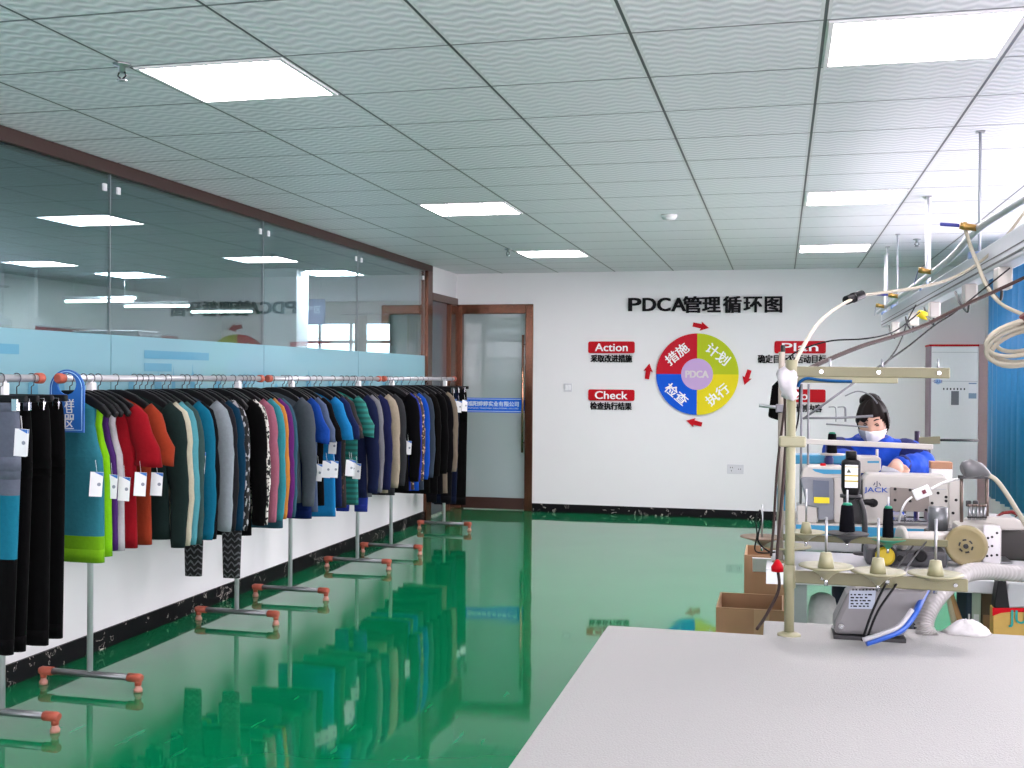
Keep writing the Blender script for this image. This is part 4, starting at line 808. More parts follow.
# ------------------------------------------------------------------ black oil bottle on its holder
tk = 4.2; c = P(851, 476, tk); base = Vector((c.x, c.y, .75))
t = thing('bottle_holder', 'black bracket holding the black bottle above the thread', 'holder', base)
zr = P(851, 496, tk).z
MB().tube(smooth_path([base+Vector((.05, 0, .0)), base+Vector((.052, 0, .10)), base+Vector((.045, 0, .17)), Vector((c.x+.03, c.y, zr-.01))]), .011, 10).build('post', M_DARK, t)
MB().lathe([(.03, -.006), (.04, -.006), (.04, .006), (.03, .006)], (c.x, c.y, zr), n=20).build('ring', M_DARK, t); MB().lathe([(.04, 0), (.04, .006), (.02, .01)], base+Vector((.05, 0, 0)), n=18).build('base_flange', M_DARK, t)
t = thing('bottle', 'black plastic bottle with a white and yellow warning label', 'bottle', (c.x, c.y, zr)); q = [P(851, v, tk).z-zr for v in (500, 497, 490, 487, 463, 461, 459)]
def bring(z, w, d=None): return ring(c.x, c.y, zr+z, w, d or w*.75, 0, 24)
MB().loft([bring(q[0], .012), bring(q[1], .026), bring(q[2], .034), bring(q[3], .036), bring(q[4], .036), bring(q[5], .034), bring(q[6], .020)]).build('body', M_BLACK, t)
MB().loft([bring(q[6], .0205, .0205), bring(P(851, 452, tk).z-zr, .0205, .0205), bring(P(851, 451, tk).z-zr, .018, .018)]).build('cap', M_BLACK, t)
lb = MB(); a, b = P(844.5, 487, tk), P(857.5, 464.5, tk); yl = c.y-.0285
lb.box((a.x, yl, a.z), (b.x, yl+.002, b.z)); L = lb.build('label_patch', M_CARD, t); hz = b.z-a.z
for f0, f1 in ((.50, .56), (.26, .32), (.90, .93)): MB().box((a.x, yl-.0008, a.z+hz*f0), (b.x, yl, a.z+hz*f1)).build('yellow_line', mat('label_yellow', (.5, .40, .03), .6), L)
MB().prism([(0, 0), (.016, 0), (.008, .015)], (a.x+.006, yl-.0005, a.z+hz*.66), (1, 0, 0), (0, 0, 1), (0, -.0008, 0)).build('warning_mark', mat('label_dark', (.06, .07, .03), .6), L)
# ------------------------------------------------------------------ machine with the cream pulley, seen from behind
tp = 3.95; t = thing('sewing_machine', 'multi-thread sewing machine with cream pulley wheel, seen from behind', 'sewing machine', P(940, 575, tp), 'sewing machines')
def PT(u, v, d=0): return P(u, v, tp+d)
m = MB(); a, b = PT(866, 576), PT(945, 546); m.box((a.x, a.y, .7505), (b.x, a.y+.16, b.z-.012)); m.build('body', mat('machine_iron', (.05, .05, .055), .45), t, bevel=.012)
a, b = PT(948, 576, .1), PT(1010, 560, .1); MB().box((a.x, a.y, .7505), (b.x, a.y+.14, b.z)).build('base_casting', M_STEEL, t, bevel=.01)
ax = Vector((-.22, -1, .02)).normalized(); wc = PT(966, 546, -.05)
MB().lathe([(.066, -.04), (.070, -.034), (.072, -.02), (.070, 0), (.064, .006), (.056, .004), (.03, .0), (.012, .004)], wc, ax, 40).build('pulley_wheel', M_CREAM, t)
hb = MB().lathe([(.009, .004), (.009, .010), (.004, .012)], wc, ax, 14).build('shaft_end', M_DARK, t)
sl = MB(); n1 = ax.cross(Vector((0, 0, 1))).normalized(); n2 = n1.cross(ax)
for k in range(6):
    pts = [wc+ax*.0032+n1*(.022*math.cos(q))+n2*(.022*math.sin(q)) for q in [k*math.pi/3+i*.12 for i in range(6)]]; sl.tube(pts, .0032, 6)
sl.build('vent_slot', M_DARK, t)
a, b = PT(958, 563, .03), PT(1000, 526, .03); MB().box((a.x, PT(956, 563, .03).y, a.z), (b.x, a.y+.16, b.z)).build('motor_housing', M_MW, t, bevel=.012)
yH = PT(956, 563, .03).y; a, b = PY(983, 565, yH-.02), PY(1000.5, 526, yH-.02); o = MB().box((a.x, yH-.02, a.z), (b.x, yH-.006, b.z)).build('bracket_plate', mat('white_bracket', (.70, .68, .70), .35), t, bevel=.003)
for u, v in ((988, 538), (992, 537), (997, 533), (988, 547), (992, 546), (987, 556), (991.5, 555.5), (997, 555)): MB().lathe([(.0045, 0), (.0045, .001)], PY(u, v, yH-.02), (0, -1, 0), 8).build('bolt_hole', M_BLACK, o)
f0, f1 = PT(903, 538, .0), PT(950, 538, .02); MB().cyl(f0, f1, .024, 20).build('drive_tube', M_MW, t)
fd = (f0-f1).normalized(); MB().lathe([(.024, -.004), (.044, 0), (.045, .010), (.038, .014), (.018, .012)], f0, fd, 28).build('flange', M_MW, t)
yF = PT(866, 576).y-.001; c = PY(885, 556, yF); o = MB().lathe([(.034, 0), (.034, .006), (.026, .007), (.026, .012)], c, (0, -1, 0), 24).build('oil_cap', mat('yellow_cap', (.62, .45, .02), .4), t); MB().lathe([(.042, -.004), (.042, .004), (.034, .005), (.034, -.004)], c, (0, -1, 0), 24).build('cap_ring', M_DARK, o)
MB().lathe([(.022, 0), (.022, .02), (.016, .026)], PY(920, 555, yF), (0, -1, 0), 18).build('adjusting_knob', M_BLACK, t); MB().lathe([(.012, 0), (.012, .014)], PY(900, 558, yF), (0, -1, 0), 14).build('adjusting_knob', M_BLACK, t)
MB().cyl(PT(938, 530, .1), PT(938, 507, .1), .034, 20).cyl(PT(938, 545, .1), PT(938, 530, .1), .026, 16).build('needle_motor', mat('motor_grey', (.16, .17, .18), .35, metal=.5), t)
a, b = PT(950, 540, .12), PT(975, 526, .12); MB().box((a.x-.08, a.y, a.z-.03), (b.x+.05, a.y+.10, b.z-.02)).build('gear_case', M_DARK, t, bevel=.01)
ps = [(970, 521), (985, 516), (1014, 517), (1022, 522), (1022, 529), (985, 530), (966, 529)]; ps = [PT(u, v, .12) for u, v in ps]
MB().prism([(p.x, p.z) for p in ps], (0, ps[0].y, 0), (1, 0, 0), (0, 0, 1), (0, .12, 0)).build('upper_arm_casting', M_MW, t, bevel=.008)
a, b = PT(985, 560, .2), PT(1030, 529, .2); MB().box((a.x, a.y, a.z), (b.x, a.y+.1, b.z)).build('frame_casting', mat('iron_grey', (.045, .04, .036), .5), t, bevel=.01)
M_POST = mat('bronze_post', (.16, .12, .10), .35, metal=.5)
for u in (961.5, 987): MB().cyl(PT(u, 522, .12), PT(u, 478, .12), .0065, 10).build('frame_post', M_POST, t)
bar(MB(), PT(959, 477, .12), PT(990, 477, .12), .012, .02).build('frame_bar', M_DARK, t)
for k, u in enumerate((969.5, 973.5, 977.3, 981, 984.5)):
    o = MB().cyl(PT(u, 520, .10), PT(u, 505, .10), .0055, 10).build('tension_post', M_STEEL, t); MB().lathe([(.009, 0), (.009, .006)], PT(u, 518, .10), n=12).build('tension_disc', M_DARK, o); MB().lathe([(.0085, 0), (.007, .008)], PT(u, 506.5, .10), n=12).build('tension_nut', M_POST, o)
for u in (968.5, 975.5): MB().cbox(PT(u, 503.5, .13), (.018, .014, .022)).build('tension_knob', M_DARK, t, bevel=.003)
# loose cloth scrap on the machine arm
p = [PT(u, v, .14) for u, v in ((996, 516.5), (1003, 513), (1012, 512), (1018, 515), (1015, 517))]
tag(MB().tube(p, [.004, .012, .013, .012, .003], 10, flat=((0, 1, 0), .5)).build('cloth_scrap', cloth('#8a3a3a'), loc=p[0]), 'small reddish cloth scrap lying on the white machine arm', 'cloth')
# ------------------------------------------------------------------ work lamp and its cord
lb_ = P(1062, 570, 4.0); lb_.z = .75; t = thing('work_lamp', 'grey cone-headed gooseneck lamp over the machine with the cream pulley', 'lamp', lb_)
hd = [P(u, v, 3.92) for u, v in ((962, 470), (964, 469.5), (970, 468.5), (980, 470), (986, 473), (989, 475))]
MB().tube(hd, [.018, .028, .034, .025, .014, .009], 20).build('lamp_shade', mat('lamp_grey', (.12, .12, .125), .35), t)
MB().tube(smooth_path([P(987, 474, 3.92), P(997, 481, 3.92), P(1008, 496, 3.92), P(1018, 512, 3.92), P(1036, 540, 3.95), lb_+Vector((0, 0, .01))]), .0085, 10).build('gooseneck', M_CABW, t); MB().lathe([(.045, 0), (.045, .012), (.012, .02)], lb_, n=20).build('base', M_DARK, t)
t = thing('extension_cord', 'white cord with an inline switch in front of the white sewing machine', 'cord', P(923, 492, 4.1))
MB().tube(smooth_path([P(899, 522, 4.2), P(901, 512, 4.12), P(906, 502, 4.1), P(912, 497, 4.1)]), .004, 8).build('cord_tail', M_WHITE, t); MB().tube(smooth_path([P(931, 489, 4.1), P(943, 483, 4.1), P(958, 479, 4.1), P(962, 479.5, 4.07)]), .005, 8).build('cable', M_WHITE, t)
sw = MB().cbox(P(922, 492.5, 4.1), (.062, .022, .04), 0, Matrix.Rotation(-.42, 3, 'Y')).build('inline_switch', M_WHITE, t, bevel=.004); MB().cbox(P(922, 492.5, 4.1)+Vector((.006, -.012, .004)), (.014, .004, .014), 0, Matrix.Rotation(-.42, 3, 'Y')).build('switch_rocker', mat('dark_red', (.15, .01, .03), .4), sw)
# ------------------------------------------------------------------ grey motor box on the narrow worktop
tg = 2.99; yg = 2.972; t = thing('motor_box', 'grey machine motor box with a spec plate, on the narrow white worktop', 'motor', (P(868, 642, tg).x, yg+.05, .742))
ps = [PY(u, v, yg) for u, v in ((834, 637), (834.5, 622), (847, 595), (856, 589), (931, 588), (912, 620), (905, 637))]
MB().prism([(p.x, max(p.z, .752)) for p in ps], (0, yg, 0), (1, 0, 0), (0, 0, 1), (0, .11, 0)).build('housing', mat('motor_box_grey', (.165, .16, .165), .4), t, bevel=.012)
a, b = PY(833.5, 640, yg), PY(906, 640, yg); MB().box((a.x, yg-.006, .7425), (b.x, yg+.115, .752)).build('base_plate', M_DARK, t)
o = MB(); ps = [PY(u, v, yg-.001) for u, v in ((849.5, 590.5), (876, 590.5), (874, 609), (848.5, 608.5))]; o = o.prism([(p.x, p.z) for p in ps], (0, yg-.001, 0), (1, 0, 0), (0, 0, 1), (0, -.001, 0)).build('spec_plate', mat('spec_plate_blue', (.32, .36, .44), .5), t)
ln = MB(); rr = random.Random(3)
for v in (594.5, 597.5, 600.5, 603.5, 606):
    x = 850.5
    while x < 869: w_ = rr.uniform(1, 4); a, b = PY(x, v+.6, yg), PY(min(x+w_, 872), v-.6, yg); ln.box((a.x, yg-.0027, a.z), (b.x, yg-.0021, b.z)); x += w_+rr.uniform(.8, 2.5)
ln.build('print_line', M_INK, o)
vt = MB()
for i in range(7): p = PY(853+i*3.4, 588.6+.25*(i % 2), yg+.0); vt.cbox((p.x, yg-.0012, p.z-.004), (.003, .0015, .008))
vt.build('vent_slit', M_BLACK, t); MB().lathe([(.008, 0), (.007, .006)], PY(841, 626, yg-.001), (0, -1, 0), 12).build('screw', M_CHROME, t)
# black twin cable down over the motor box, blue bundle, corrugated hose
t = thing('drive_cable', 'pair of thin black cables running down across the grey motor box', 'cable', P(890, 600, 2.95))
for pts in ([(913, 546, 3.85), (899, 565, 3.5), (887, 582, 2.84), (873, 610, 2.75), (862, 641, 2.74)], [(926, 542, 3.85), (912, 560, 3.5), (898, 582, 2.84), (878, 611, 2.75), (866, 641, 2.74)]):
    MB().tube(smooth_path([P(*q) for q in pts]), .0032, 6).build('cable', M_CABK, t)
t = thing('cable_bundle', 'blue and grey cable bundle curving around the grey motor box', 'cable', P(905, 620, 2.93)); pp = [(932, 580, 3.0), (923, 597, 2.85), (915, 613, 2.76), (902, 629, 2.73), (884, 637, 2.72), (866, 643, 2.72)]
MB().tube(smooth_path([P(*q) for q in pp]), .0085, 10).build('blue_cable', mat('cable_blue', (.005, .06, .33), .45), t); MB().tube(smooth_path([P(q[0]-3, q[1]-3, q[2]-.012) for q in pp[2:]]), .006, 8).build('grey_cable', mat('cable_grey', (.3, .3, .32), .45), t)
hp = smooth_path([P(*q) for q in ((1110, 572, 4.02), (1100, 556, 3.95), (1075, 562, 3.75), (1045, 574, 3.55), (1010, 573, 3.4), (985, 571, 3.25), (965, 574, 3.12), (945, 588, 3.02), (930, 607, 2.96), (924, 624, 2.93), (929, 637, 2.92), (936, 643, 2.91))], 26)
rs = [.0215+.0045*math.sin(i*math.pi*.5) for i in range(len(hp))]
M_HOSE = mat('clear_hose', (.46, .44, .43), .3, trans=.3, var=.03)
tag(MB().tube(hp, rs, 16).build('corrugated_hose', M_HOSE, loc=hp[-1]), 'clear corrugated suction hose bending down onto the narrow worktop', 'hose')
# white cloth heap on the worktop
q = PZ(962, 633, .742); m = MB(); rg = []; rr = random.Random(5)
for i in range(7):
    k = i/6; z = .743+.036*math.sin(k*1.57); s_ = 1-k*.92; rg.append([(q.x+.01+(.062*s_+.005*math.sin(5*a+i))*math.cos(a), q.y-.005+(.036*s_+.004*math.sin(4*a))*math.sin(a), z+(.003*math.sin(6*a+i) if 0 < i < 6 else 0)) for a in [2*math.pi*j/28 for j in range(28)]])
m.loft(rg); tag(m.build('folded_cloth', cloth('#e6e4e4'), loc=(q.x, q.y, .743)), 'small heap of white cloth on the worktop beside the corrugated hose', 'cloth')
# ------------------------------------------------------------------ things under the sewing table
sh = .4005; yb = 4.06
for u0, u1, nm, col, lab, cat, lean in ((953, 960, 'fabric_roll', (.60, .52, .36), 'cream fabric roll leaning under the table, first of the upright row', 'fabric', .03), (960, 967, 'fabric_roll', (.55, .30, .12), 'tan fabric roll leaning under the table beside the dark folder', 'fabric', .05), (966.5, 972, 'folder', (.03, .05, .08), 'dark navy folder standing under the sewing table', 'folder', 0), (972, 981, 'folder', (.48, .56, .47), 'pale green folder standing under the sewing table', 'folder', 0), (981.5, 993, 'document_box', (.12, .085, .05), 'brown file box standing under the sewing table', 'box', 0)):
    a, b = PY(u0, 600, yb), PY(u1, 600, yb); m_ = mat('item_'+lab[:10], col, .7); t = thing(nm, lab, cat, ((a.x+b.x)/2, yb, sh), 'upright things under the sewing table')
    if nm == 'fabric_roll':
        r = (b.x-a.x)/2; MB().cyl((a.x+r+lean, yb, sh), (a.x+r-lean, yb, .695), r, 16).build('roll', m_, t); MB().cyl((a.x+r+lean*.95-lean, yb, .695), (a.x+r-lean*1.05, yb, .698), r*.35, 10).build('core', M_CARTON, t)
    else:
        MB().box((a.x, yb, sh), (b.x, yb+.22, .69)).build('cover', m_, t, bevel=.003); MB().box((a.x+.004, yb+.004, .69), (b.x-.004, yb+.21, .691)).build('pages', M_CARD, t)
        MB().box((a.x+.006, yb-.001, .56), (b.x-.006, yb, .61)).build('spine_label', M_CARD if nm == 'folder' else M_CARTON, t)
a, b = PY(808, 600, 4.10), PY(839, 600, 4.10); m = MB(); cx, w_ = (a.x+b.x)/2, (b.x-a.x)/2
m.loft([ring(cx, 4.16, z, w_*k_, .07*k_, 2, 28, wr=.004) for z, k_ in ((sh, .9), (sh+.02, 1), (.5, 1.03), (.58, .98), (.62, .8), (.635, .4))]); tag(m.build('cloth_sack', cloth('#d9dad6'), loc=(cx, 4.16, sh)), 'white cloth sack on the shelf under the sewing table', 'sack')
a, b = PY(813, 612, 3.99), PY(836, 606, 3.99); m = MB()
for i in range(4): m.loft([ring((a.x+b.x)/2+.003*i, 4.0, sh+.022*i+dz, (b.x-a.x)/2*kk, .05*kk, i, 24, wr=.002) for dz, kk in ((0, .97), (.006, 1), (.016, 1), (.0215, .96))])
tag(m.build('folded_cloth', cloth('#5f8580'), loc=((a.x+b.x)/2, 4.0, sh)), 'folded teal grey cloth under the sewing table before the white sack', 'cloth')
yb = 3.86; a, b = PY(993, 620, yb), PY(1045, 620, yb); zt = PY(1010, 609, yb).z
t = thing('parts_box', 'yellow carton with red rim and teal lettering under the sewing table edge', 'box', ((a.x+b.x)/2, yb, 0))
MB().box((a.x, yb, 0), (b.x, yb+.06, zt)).build('box', mat('yellow_carton', (.48, .30, .07), .6), t, bevel=.003)
ps = [PY(u, v, yb-.002) for u, v in ((992.5, 608), (1046, 608), (1046, 612.5), (1010, 612), (1001, 613), (992.5, 616))]; MB().prism([(p.x, p.z) for p in ps], (0, yb-.002, 0), (1, 0, 0), (0, 0, 1), (0, .002, 0)).build('red_rim', M_RED, t)
text('lettering', 'JUKI', .06, PY(1025.5, 619.5, yb-.003), XA, ZA, mat('teal_print', (.01, .25, .22), .5), t, .001, .02, fit=.10)
t = thing('parts_bin', 'black and grey plastic bin on top of the yellow carton', 'bin', ((a.x+b.x)/2, yb, zt))
ps = [PY(u, v, yb) for u, v in ((994, 608), (998, 581), (1006, 580), (1010, 608))]; MB().prism([(p.x, p.z if p.z > zt+.01 else zt) for p in ps], (0, yb, 0), (1, 0, 0), (0, 0, 1), (0, .06, 0)).build('black_side', M_BLACK, t, bevel=.003)
ps = [PY(u, v, yb) for u, v in ((1006, 607), (1008, 583), (1046, 583), (1046, 607))]; MB().prism([(p.x, p.z if p.z > zt+.012 else zt) for p in ps], (0, yb+.004, 0), (1, 0, 0), (0, 0, 1), (0, .055, 0)).build('grey_tray', mat('tray_grey', (.36, .37, .38), .4), t, bevel=.006)
# ------------------------------------------------------------------ hanging bits on the stands
pA = PZ(789, 636, .742); yA = pA.y-.02
ps = [PY(u, v, 4.16) for u, v in ((780, 378), (784, 380), (783.5, 398), (781, 421), (768, 417), (772, 386))]
t = thing('pouch', 'black fabric pouch hanging beside the tops of the thread stands', 'pouch', ps[0]); yq = 4.14
MB().prism([(p.x, p.z) for p in ps], (0, yq, 0), (1, 0, 0), (0, 0, 1), (0, .03, 0)).build('bag', B, t, bevel=.008)
MB().tube([Vector((ps[0].x, yq+.015, ps[0].z-.01)), PY(783, 360, yq+.015), PY(783, 345, yq+.015)], [.006, .009, .008], 8).build('handle_grip', M_BLACK, t)
t = thing('cloth_rag', 'white rag tied round the top of the cream thread stand', 'cloth', (pA.x, pA.y, 1.40)); m = MB(); rg = []
for i, (u, v, w_) in enumerate(((787, 368.5, .012), (786, 371, .021), (785.5, 376, .026), (787, 381, .024), (788, 385, .021), (790, 390, .019), (790.5, 395, .021), (791, 398.5, .012))):
    q = PY(u, v, pA.y-.012); rg.append([(q.x+w_*(1+.13*math.sin(3*a+i*.9)+.08*math.sin(5*a))*math.cos(a), q.y+w_*.85*(1+.12*math.cos(4*a+i))*math.sin(a), q.z+.006*math.sin(2*a+i)) for a in [2*math.pi*j/26 for j in range(26)]])
m.loft(rg).build('cloth', cloth('#ece8ec'), t); ps = [None, PY(788, 377, pA.y)]
MB().lathe([(.0145, -.004), (.018, 0), (.0145, .004)], (pA.x, pA.y, ps[1].z), n=16).build('knot', cloth('#e8e4e8'), t)
sp = smooth_path([PY(u, v, pb.y-.014) for u, v in ((798, 387), (800, 382), (807, 378.5), (820, 380), (835, 381), (852, 381.5))]); tag(MB().tube(sp, .011, 8, flat=((0, 1, 0), .5)).build('blue_strap', cloth('#1c5a94'), loc=sp[0]), 'blue cloth strap tied along the beige stand arm', 'strap')
sp = smooth_path([P(*q) for q in ((784, 380, 3.05), (786, 430, 3.04), (784, 470, 3.03), (780, 520, 3.02), (777, 560, 3.0), (779, 588, 2.98), (768, 612, 2.96), (757, 629, 2.9))]); t = thing('power_cable', 'brown power cable hanging down along the cream thread stand', 'cable', sp[-1]); MB().tube(sp, .0042, 8).build('cable', M_CABB, t)
t2_ = t; t = thing('steel_rod', 'thin steel rod crossing the black pouch behind the cream stand', 'rod', PY(759, 405, pb.y)); a, b = PY(759, 405.5, pb.y-.02), PY(789, 408.5, pb.y-.02); MB().cyl(a, b, .006, 10).build('rod', M_STEEL, t); MB().cbox((pb.x, pb.y-.012, b.z), (.04, .04, .03)).build('clamp', M_POLE, t, bevel=.004); t = t2_
for k, pts in enumerate((((788, 376, 3.9), (783, 420, 3.92), (777, 470, 3.92), (774, 520, 3.9), (771, 556, 3.86)), ((800, 384, 4.1), (798, 420, 4.1), (790, 450, 4.05), (783, 500, 4.0), (778, 545, 3.98)), ((792, 455, 4.0), (788, 500, 3.98), (786, 560, 3.96), (788, 600, 3.95)))):
    sp = smooth_path([P(*q) for q in pts]); tag(MB().tube(sp, (.0045, .0035, .004)[k], 8).build('signal_wire', (M_CABB, M_CABK, M_CABK)[k], loc=sp[-1]), ('brown wire running down the outer side of the beige stand pole', 'black wire looping from the blue strap down to the brown disc', 'black wire dropping below the brown disc to the table')[k], 'cable')
c = P(777.5, 567, 2.99); r_ = MB().lathe([(.016, -.012), (.017, 0), (.010, .012), (.004, .02)], c, n=16).build('red_stopper', M_RED, t)
sp = smooth_path([P(*q) for q in ((760, 510, 3.9), (756, 520, 3.88), (757, 535, 3.86), (755, 550, 3.85), (764, 553, 3.85), (775, 552, 3.9))]); tag(MB().tube(sp, .003, 6).tube(smooth_path([P(*q) for q in ((760, 510, 3.9), (761.5, 520, 3.88), (758, 540, 3.86), (768, 551, 3.88), (775, 552, 3.9))]), .003, 6).build('cord_loop', M_CABK, loc=sp[-1]), 'thin black cord loop sticking out beside the brown disc', 'cord')
q = PY(773, 570, 3.94); t = thing('paper_sheet', 'white paper hanging over the end of the sewing table', 'paper', (q.x, 3.92, .752)); a, b = PY(766, 585, 3.92), PY(784, 556, 3.92)
MB().box((a.x, 3.926, PY(766, 584, 3.92).z), (b.x, 3.928, .752)).build('front_fold', M_CARD, t); MB().box((a.x, 3.926, .7515), (b.x, 4.12, .7535)).build('top_fold', M_CARD, t)
# ------------------------------------------------------------------ floor-standing air conditioner
ya = 11.0; a, b = PY(930, 345, ya), PY(979, 345, ya); t = thing('air_conditioner', 'white floor-standing air conditioner in the back corner', 'air conditioner', ((a.x+b.x)/2, ya+.17, 0))
MB().box((a.x, ya, .05), (b.x, ya+.34, a.z-.012)).build('cabinet', M_WHITE, t, bevel=.012); MB().box((a.x+.01, ya+.01, 0), (b.x-.01, ya+.33, .05)).build('plinth', M_MG, t)
o = MB().box((a.x-.004, ya+.004, a.z-.012), (b.x+.004, ya+.336, a.z+.006)).build('top_cover', M_RED, t, bevel=.003); o['label'] = 'red top cover'
MB().box((a.x-.003, ya-.002, .05), (a.x+.014, ya+.30, a.z-.012)).build('side_trim', mat('mauve_trim', (.28, .20, .24), .5), t)
MB().box((a.x+.02, ya-.0015, a.z-.34), (b.x-.01, ya, a.z-.336)).box((a.x+.02, ya-.0015, a.z-.07), (b.x-.01, ya, a.z-.066)).build('panel_seam', M_STEEL, t)
c = PY(955, 398, ya); MB().box((c.x-.034, ya-.004, c.z-.065), (c.x+.034, ya, c.z+.065)).build('display', mat('display_grey', (.16, .17, .19), .3), t, bevel=.002)
c = PY(938, 381.5, ya); lg = MB().lathe([(.001, 0), (.026, .0), (.026, .002), (.001, .002)], c+Vector((0, 0, 0)), (0, -1, 0), 24).build('logo_badge', mat('logo_light', (.42, .60, .82), .4), t); text('lettering', 'GREE', .04, (c.x, ya-.003, c.z), XA, ZA, mat('logo_blue', (.01, .06, .35), .4), lg, .001, .02, fit=.075)
c = PY(954, 389, ya); text('lettering', 'Q U I E T E R', .03, (c.x, ya-.001, c.z), XA, ZA, M_INK, t, .001, .01, fit=.19) if False else None
m = MB()
for i in range(7): m.box((c.x-.095+i*.03, ya-.0015, c.z-.009), (c.x-.095+i*.03+.011, ya, c.z+.009))
m.build('control_mark', M_INK, t)
a2, b2 = PY(968.5, 398.5, ya), PY(976.5, 382, ya); o = MB().box((a2.x, ya-.0015, a2.z), (b2.x, ya, b2.z)).build('energy_label', M_CARD, t); MB().box((a2.x, ya-.0025, b2.z-.02), (b2.x, ya-.0015, b2.z-.008)).box((a2.x, ya-.0025, a2.z), (b2.x, ya-.0015, a2.z+.05)).build('label_band', mat('label_blue_grey', (.22, .30, .42), .5), o)
# ------------------------------------------------------------------ blue curtain
xc = 1.80; m = MB(); n = 56; pts = [(.035*math.sin(i*.8)+.012*math.sin(i*2.3), 9.05+1.42*i/n) for i in range(n+1)]
m.prism(pts+[(x+.012, y) for x, y in pts[::-1]], (xc, 0, .40), (1, 0, 0), (0, 1, 0), (0, 0, 1.98), smooth=True); t = thing('curtain', 'long blue curtain drawn at the window beside the air conditioner', 'curtain', (xc, 9.9, 2.38))
m.build('cloth', mat('curtain_blue', (.02, .22, .50), .55, var=.1, sheen=.2), t); MB().cyl((xc, 7.0, 2.40), (xc, 10.9, 2.40), .014, 12).build('curtain_rod', M_CHROME, t)
for y in (7.1, 9.0, 10.8): MB().box((xc-.012, y-.01, 2.39), (XR, y+.01, 2.41)).build('rod_bracket', M_STEEL, t)
# ------------------------------------------------------------------ overhead busway with air valves
xb = .845; yE, yS_ = 9.7, 2.2; zb = 1.90; t = thing('busway', 'grey overhead power track hung from the ceiling above the sewing machines', 'power track', (xb, 6, CE))
MB().box((xb-.035, yS_, zb-.05), (xb+.035, yE, zb+.06)).build('trunking', M_SILV, t, bevel=.006); MB().box((xb-.037, yS_, zb-.034), (xb-.0345, yE, zb-.026)).box((xb-.037, yS_, zb-.006), (xb-.0345, yE, zb-.002)).build('contact_slot', M_DARK, t)
for y in (3.6, 5.228, 7.008, 8.785, 9.6): MB().cyl((xb, y, zb+.06), (xb, y, CE), .0065, 8).build('hanger_rod', M_SILV, t); MB().cbox((xb, y, zb+.065), (.09, .05, .03)).build('clamp', mat('clamp_blue', (.25, .36, .62), .4), t, bevel=.003); MB().cbox((xb, y, CE-.004), (.035, .035, .006)).build('ceiling_plate', M_STEEL, t)
xp = xb-.07; pipe = smooth_path([(xp, 2.2, zb+.12), (xp, 3.6, zb+.11), (xp, 4.8, zb+.13), (xp, 5.6, zb+.09), (xp, 7.0, zb+.08), (xp, 9.6, zb+.07)]); MB().tube(pipe, .016, 10).build('air_pipe', M_SILV, t)
for y, lv in ((4.75, (-1, 0, .1)), (6.1, (-.25, 0, -1)), (7.9, (-1, 0, .05)), (9.0, (-.1, 0, -1))):
    pz = min(pipe, key=lambda q: abs(q.y-y)); o = MB().cyl(pz+Vector((-.01, 0, .0)), pz+Vector((-.075, 0, .012)), .014, 12).cyl(pz+Vector((-.05, 0, .008)), pz+Vector((-.065, 0, .011)), .018, 6).build('valve', M_BRASS, t); e = pz+Vector((-.075, 0, .012)); L_ = Vector(lv)
    bar(MB(), e, e+L_*.075, .014, .012).build('valve_lever', M_BLUEH, o, bevel=.003)
for y in (4.62, 5.4, 6.6, 7.6, 8.8): o = MB().cbox((xb-.012, y, zb-.092), (.055, .09, .085)).build('plug_box', M_MW, t, bevel=.006); MB().tube(smooth_path([(xb-.01, y+.03, zb-.13), (xb-.01, y+.06, zb-.17), (xb-.03, y+.16, zb-.12), (xb-.03, y+.3, zb-.06)]), .006, 8).build('plug_lead', M_DARK, o)
p = PX(923, 315, xb-.05); MB().lathe([(.02, -.03), (.024, 0), (.02, .03)], p, (1, .3, -.4), 12).build('yellow_tag', mat('tag_yellow', (.75, .55, .01), .4), t)
for u, v0, v1, y, lab in ((928.5, 197, 268, 7.3, 'longer'), (886, 254, 330, 10.2, 'shorter')):
    q = PZ(u, v0, CE); tag(MB().cyl((q.x, q.y, CE), (q.x, q.y, zb+.11), .016, 14).lathe([(.03, 0), (.03, -.008), (.017, -.012)], (q.x, q.y, CE), n=16).build('drop_pipe', M_WHITE, loc=(q.x, q.y, CE)), 'white plastic pipe dropping from the ceiling to the busway, %s one' % ('nearer' if lab == 'longer' else 'farther'), 'pipe', 'white drop pipes')
# cables slung from the busway
def cable(nm, lab, pts, r, m_, extra=None):
    sp = smooth_path([P(*q) for q in pts], 8); t = thing(nm, lab, 'cable', sp[0]); MB().tube(sp, r, 8).build('cable', m_, t); return t
t = cable('air_hose', 'cream air hose with a black coupling sweeping from the busway to the thread stand', [(1030, 205, 4.3), (1003, 240, 4.4), (980, 262, 4.5), (950, 279, 4.5), (915, 288, 4.4), (880, 293, 4.3), (858, 297, 4.2), (835, 309, 4.0), (817, 325, 3.7), (803, 347, 3.3), (794, 366, 3.05), (790, 376, 2.99)], .0062, M_CABW)
a, b = P(862, 294.5, 4.2), P(846, 300.5, 4.15); MB().cyl(a, b, .017, 14).cyl(a.lerp(b, .4), a.lerp(b, .6), .019, 14).build('coupling', M_BLACK, t)
cable('air_hose', 'second cream air hose dropping from the busway towards the curtain', [(965, 228, 4.5), (970, 245, 4.5), (978, 265, 4.4), (986, 285, 4.35), (1000, 303, 4.3), (1022, 314, 4.2), (1040, 318, 4.2)], .0078, M_CABW)
t = cable('power_cable', 'thick brown cable sagging from the busway to the cream thread stand', [(1045, 268, 4.0), (1000, 289, 4.0), (965, 305, 3.9), (925, 325, 3.8), (895, 336, 3.6), (862, 346, 3.4), (825, 361, 3.15), (798, 374, 2.99)], .0065, M_CABB)
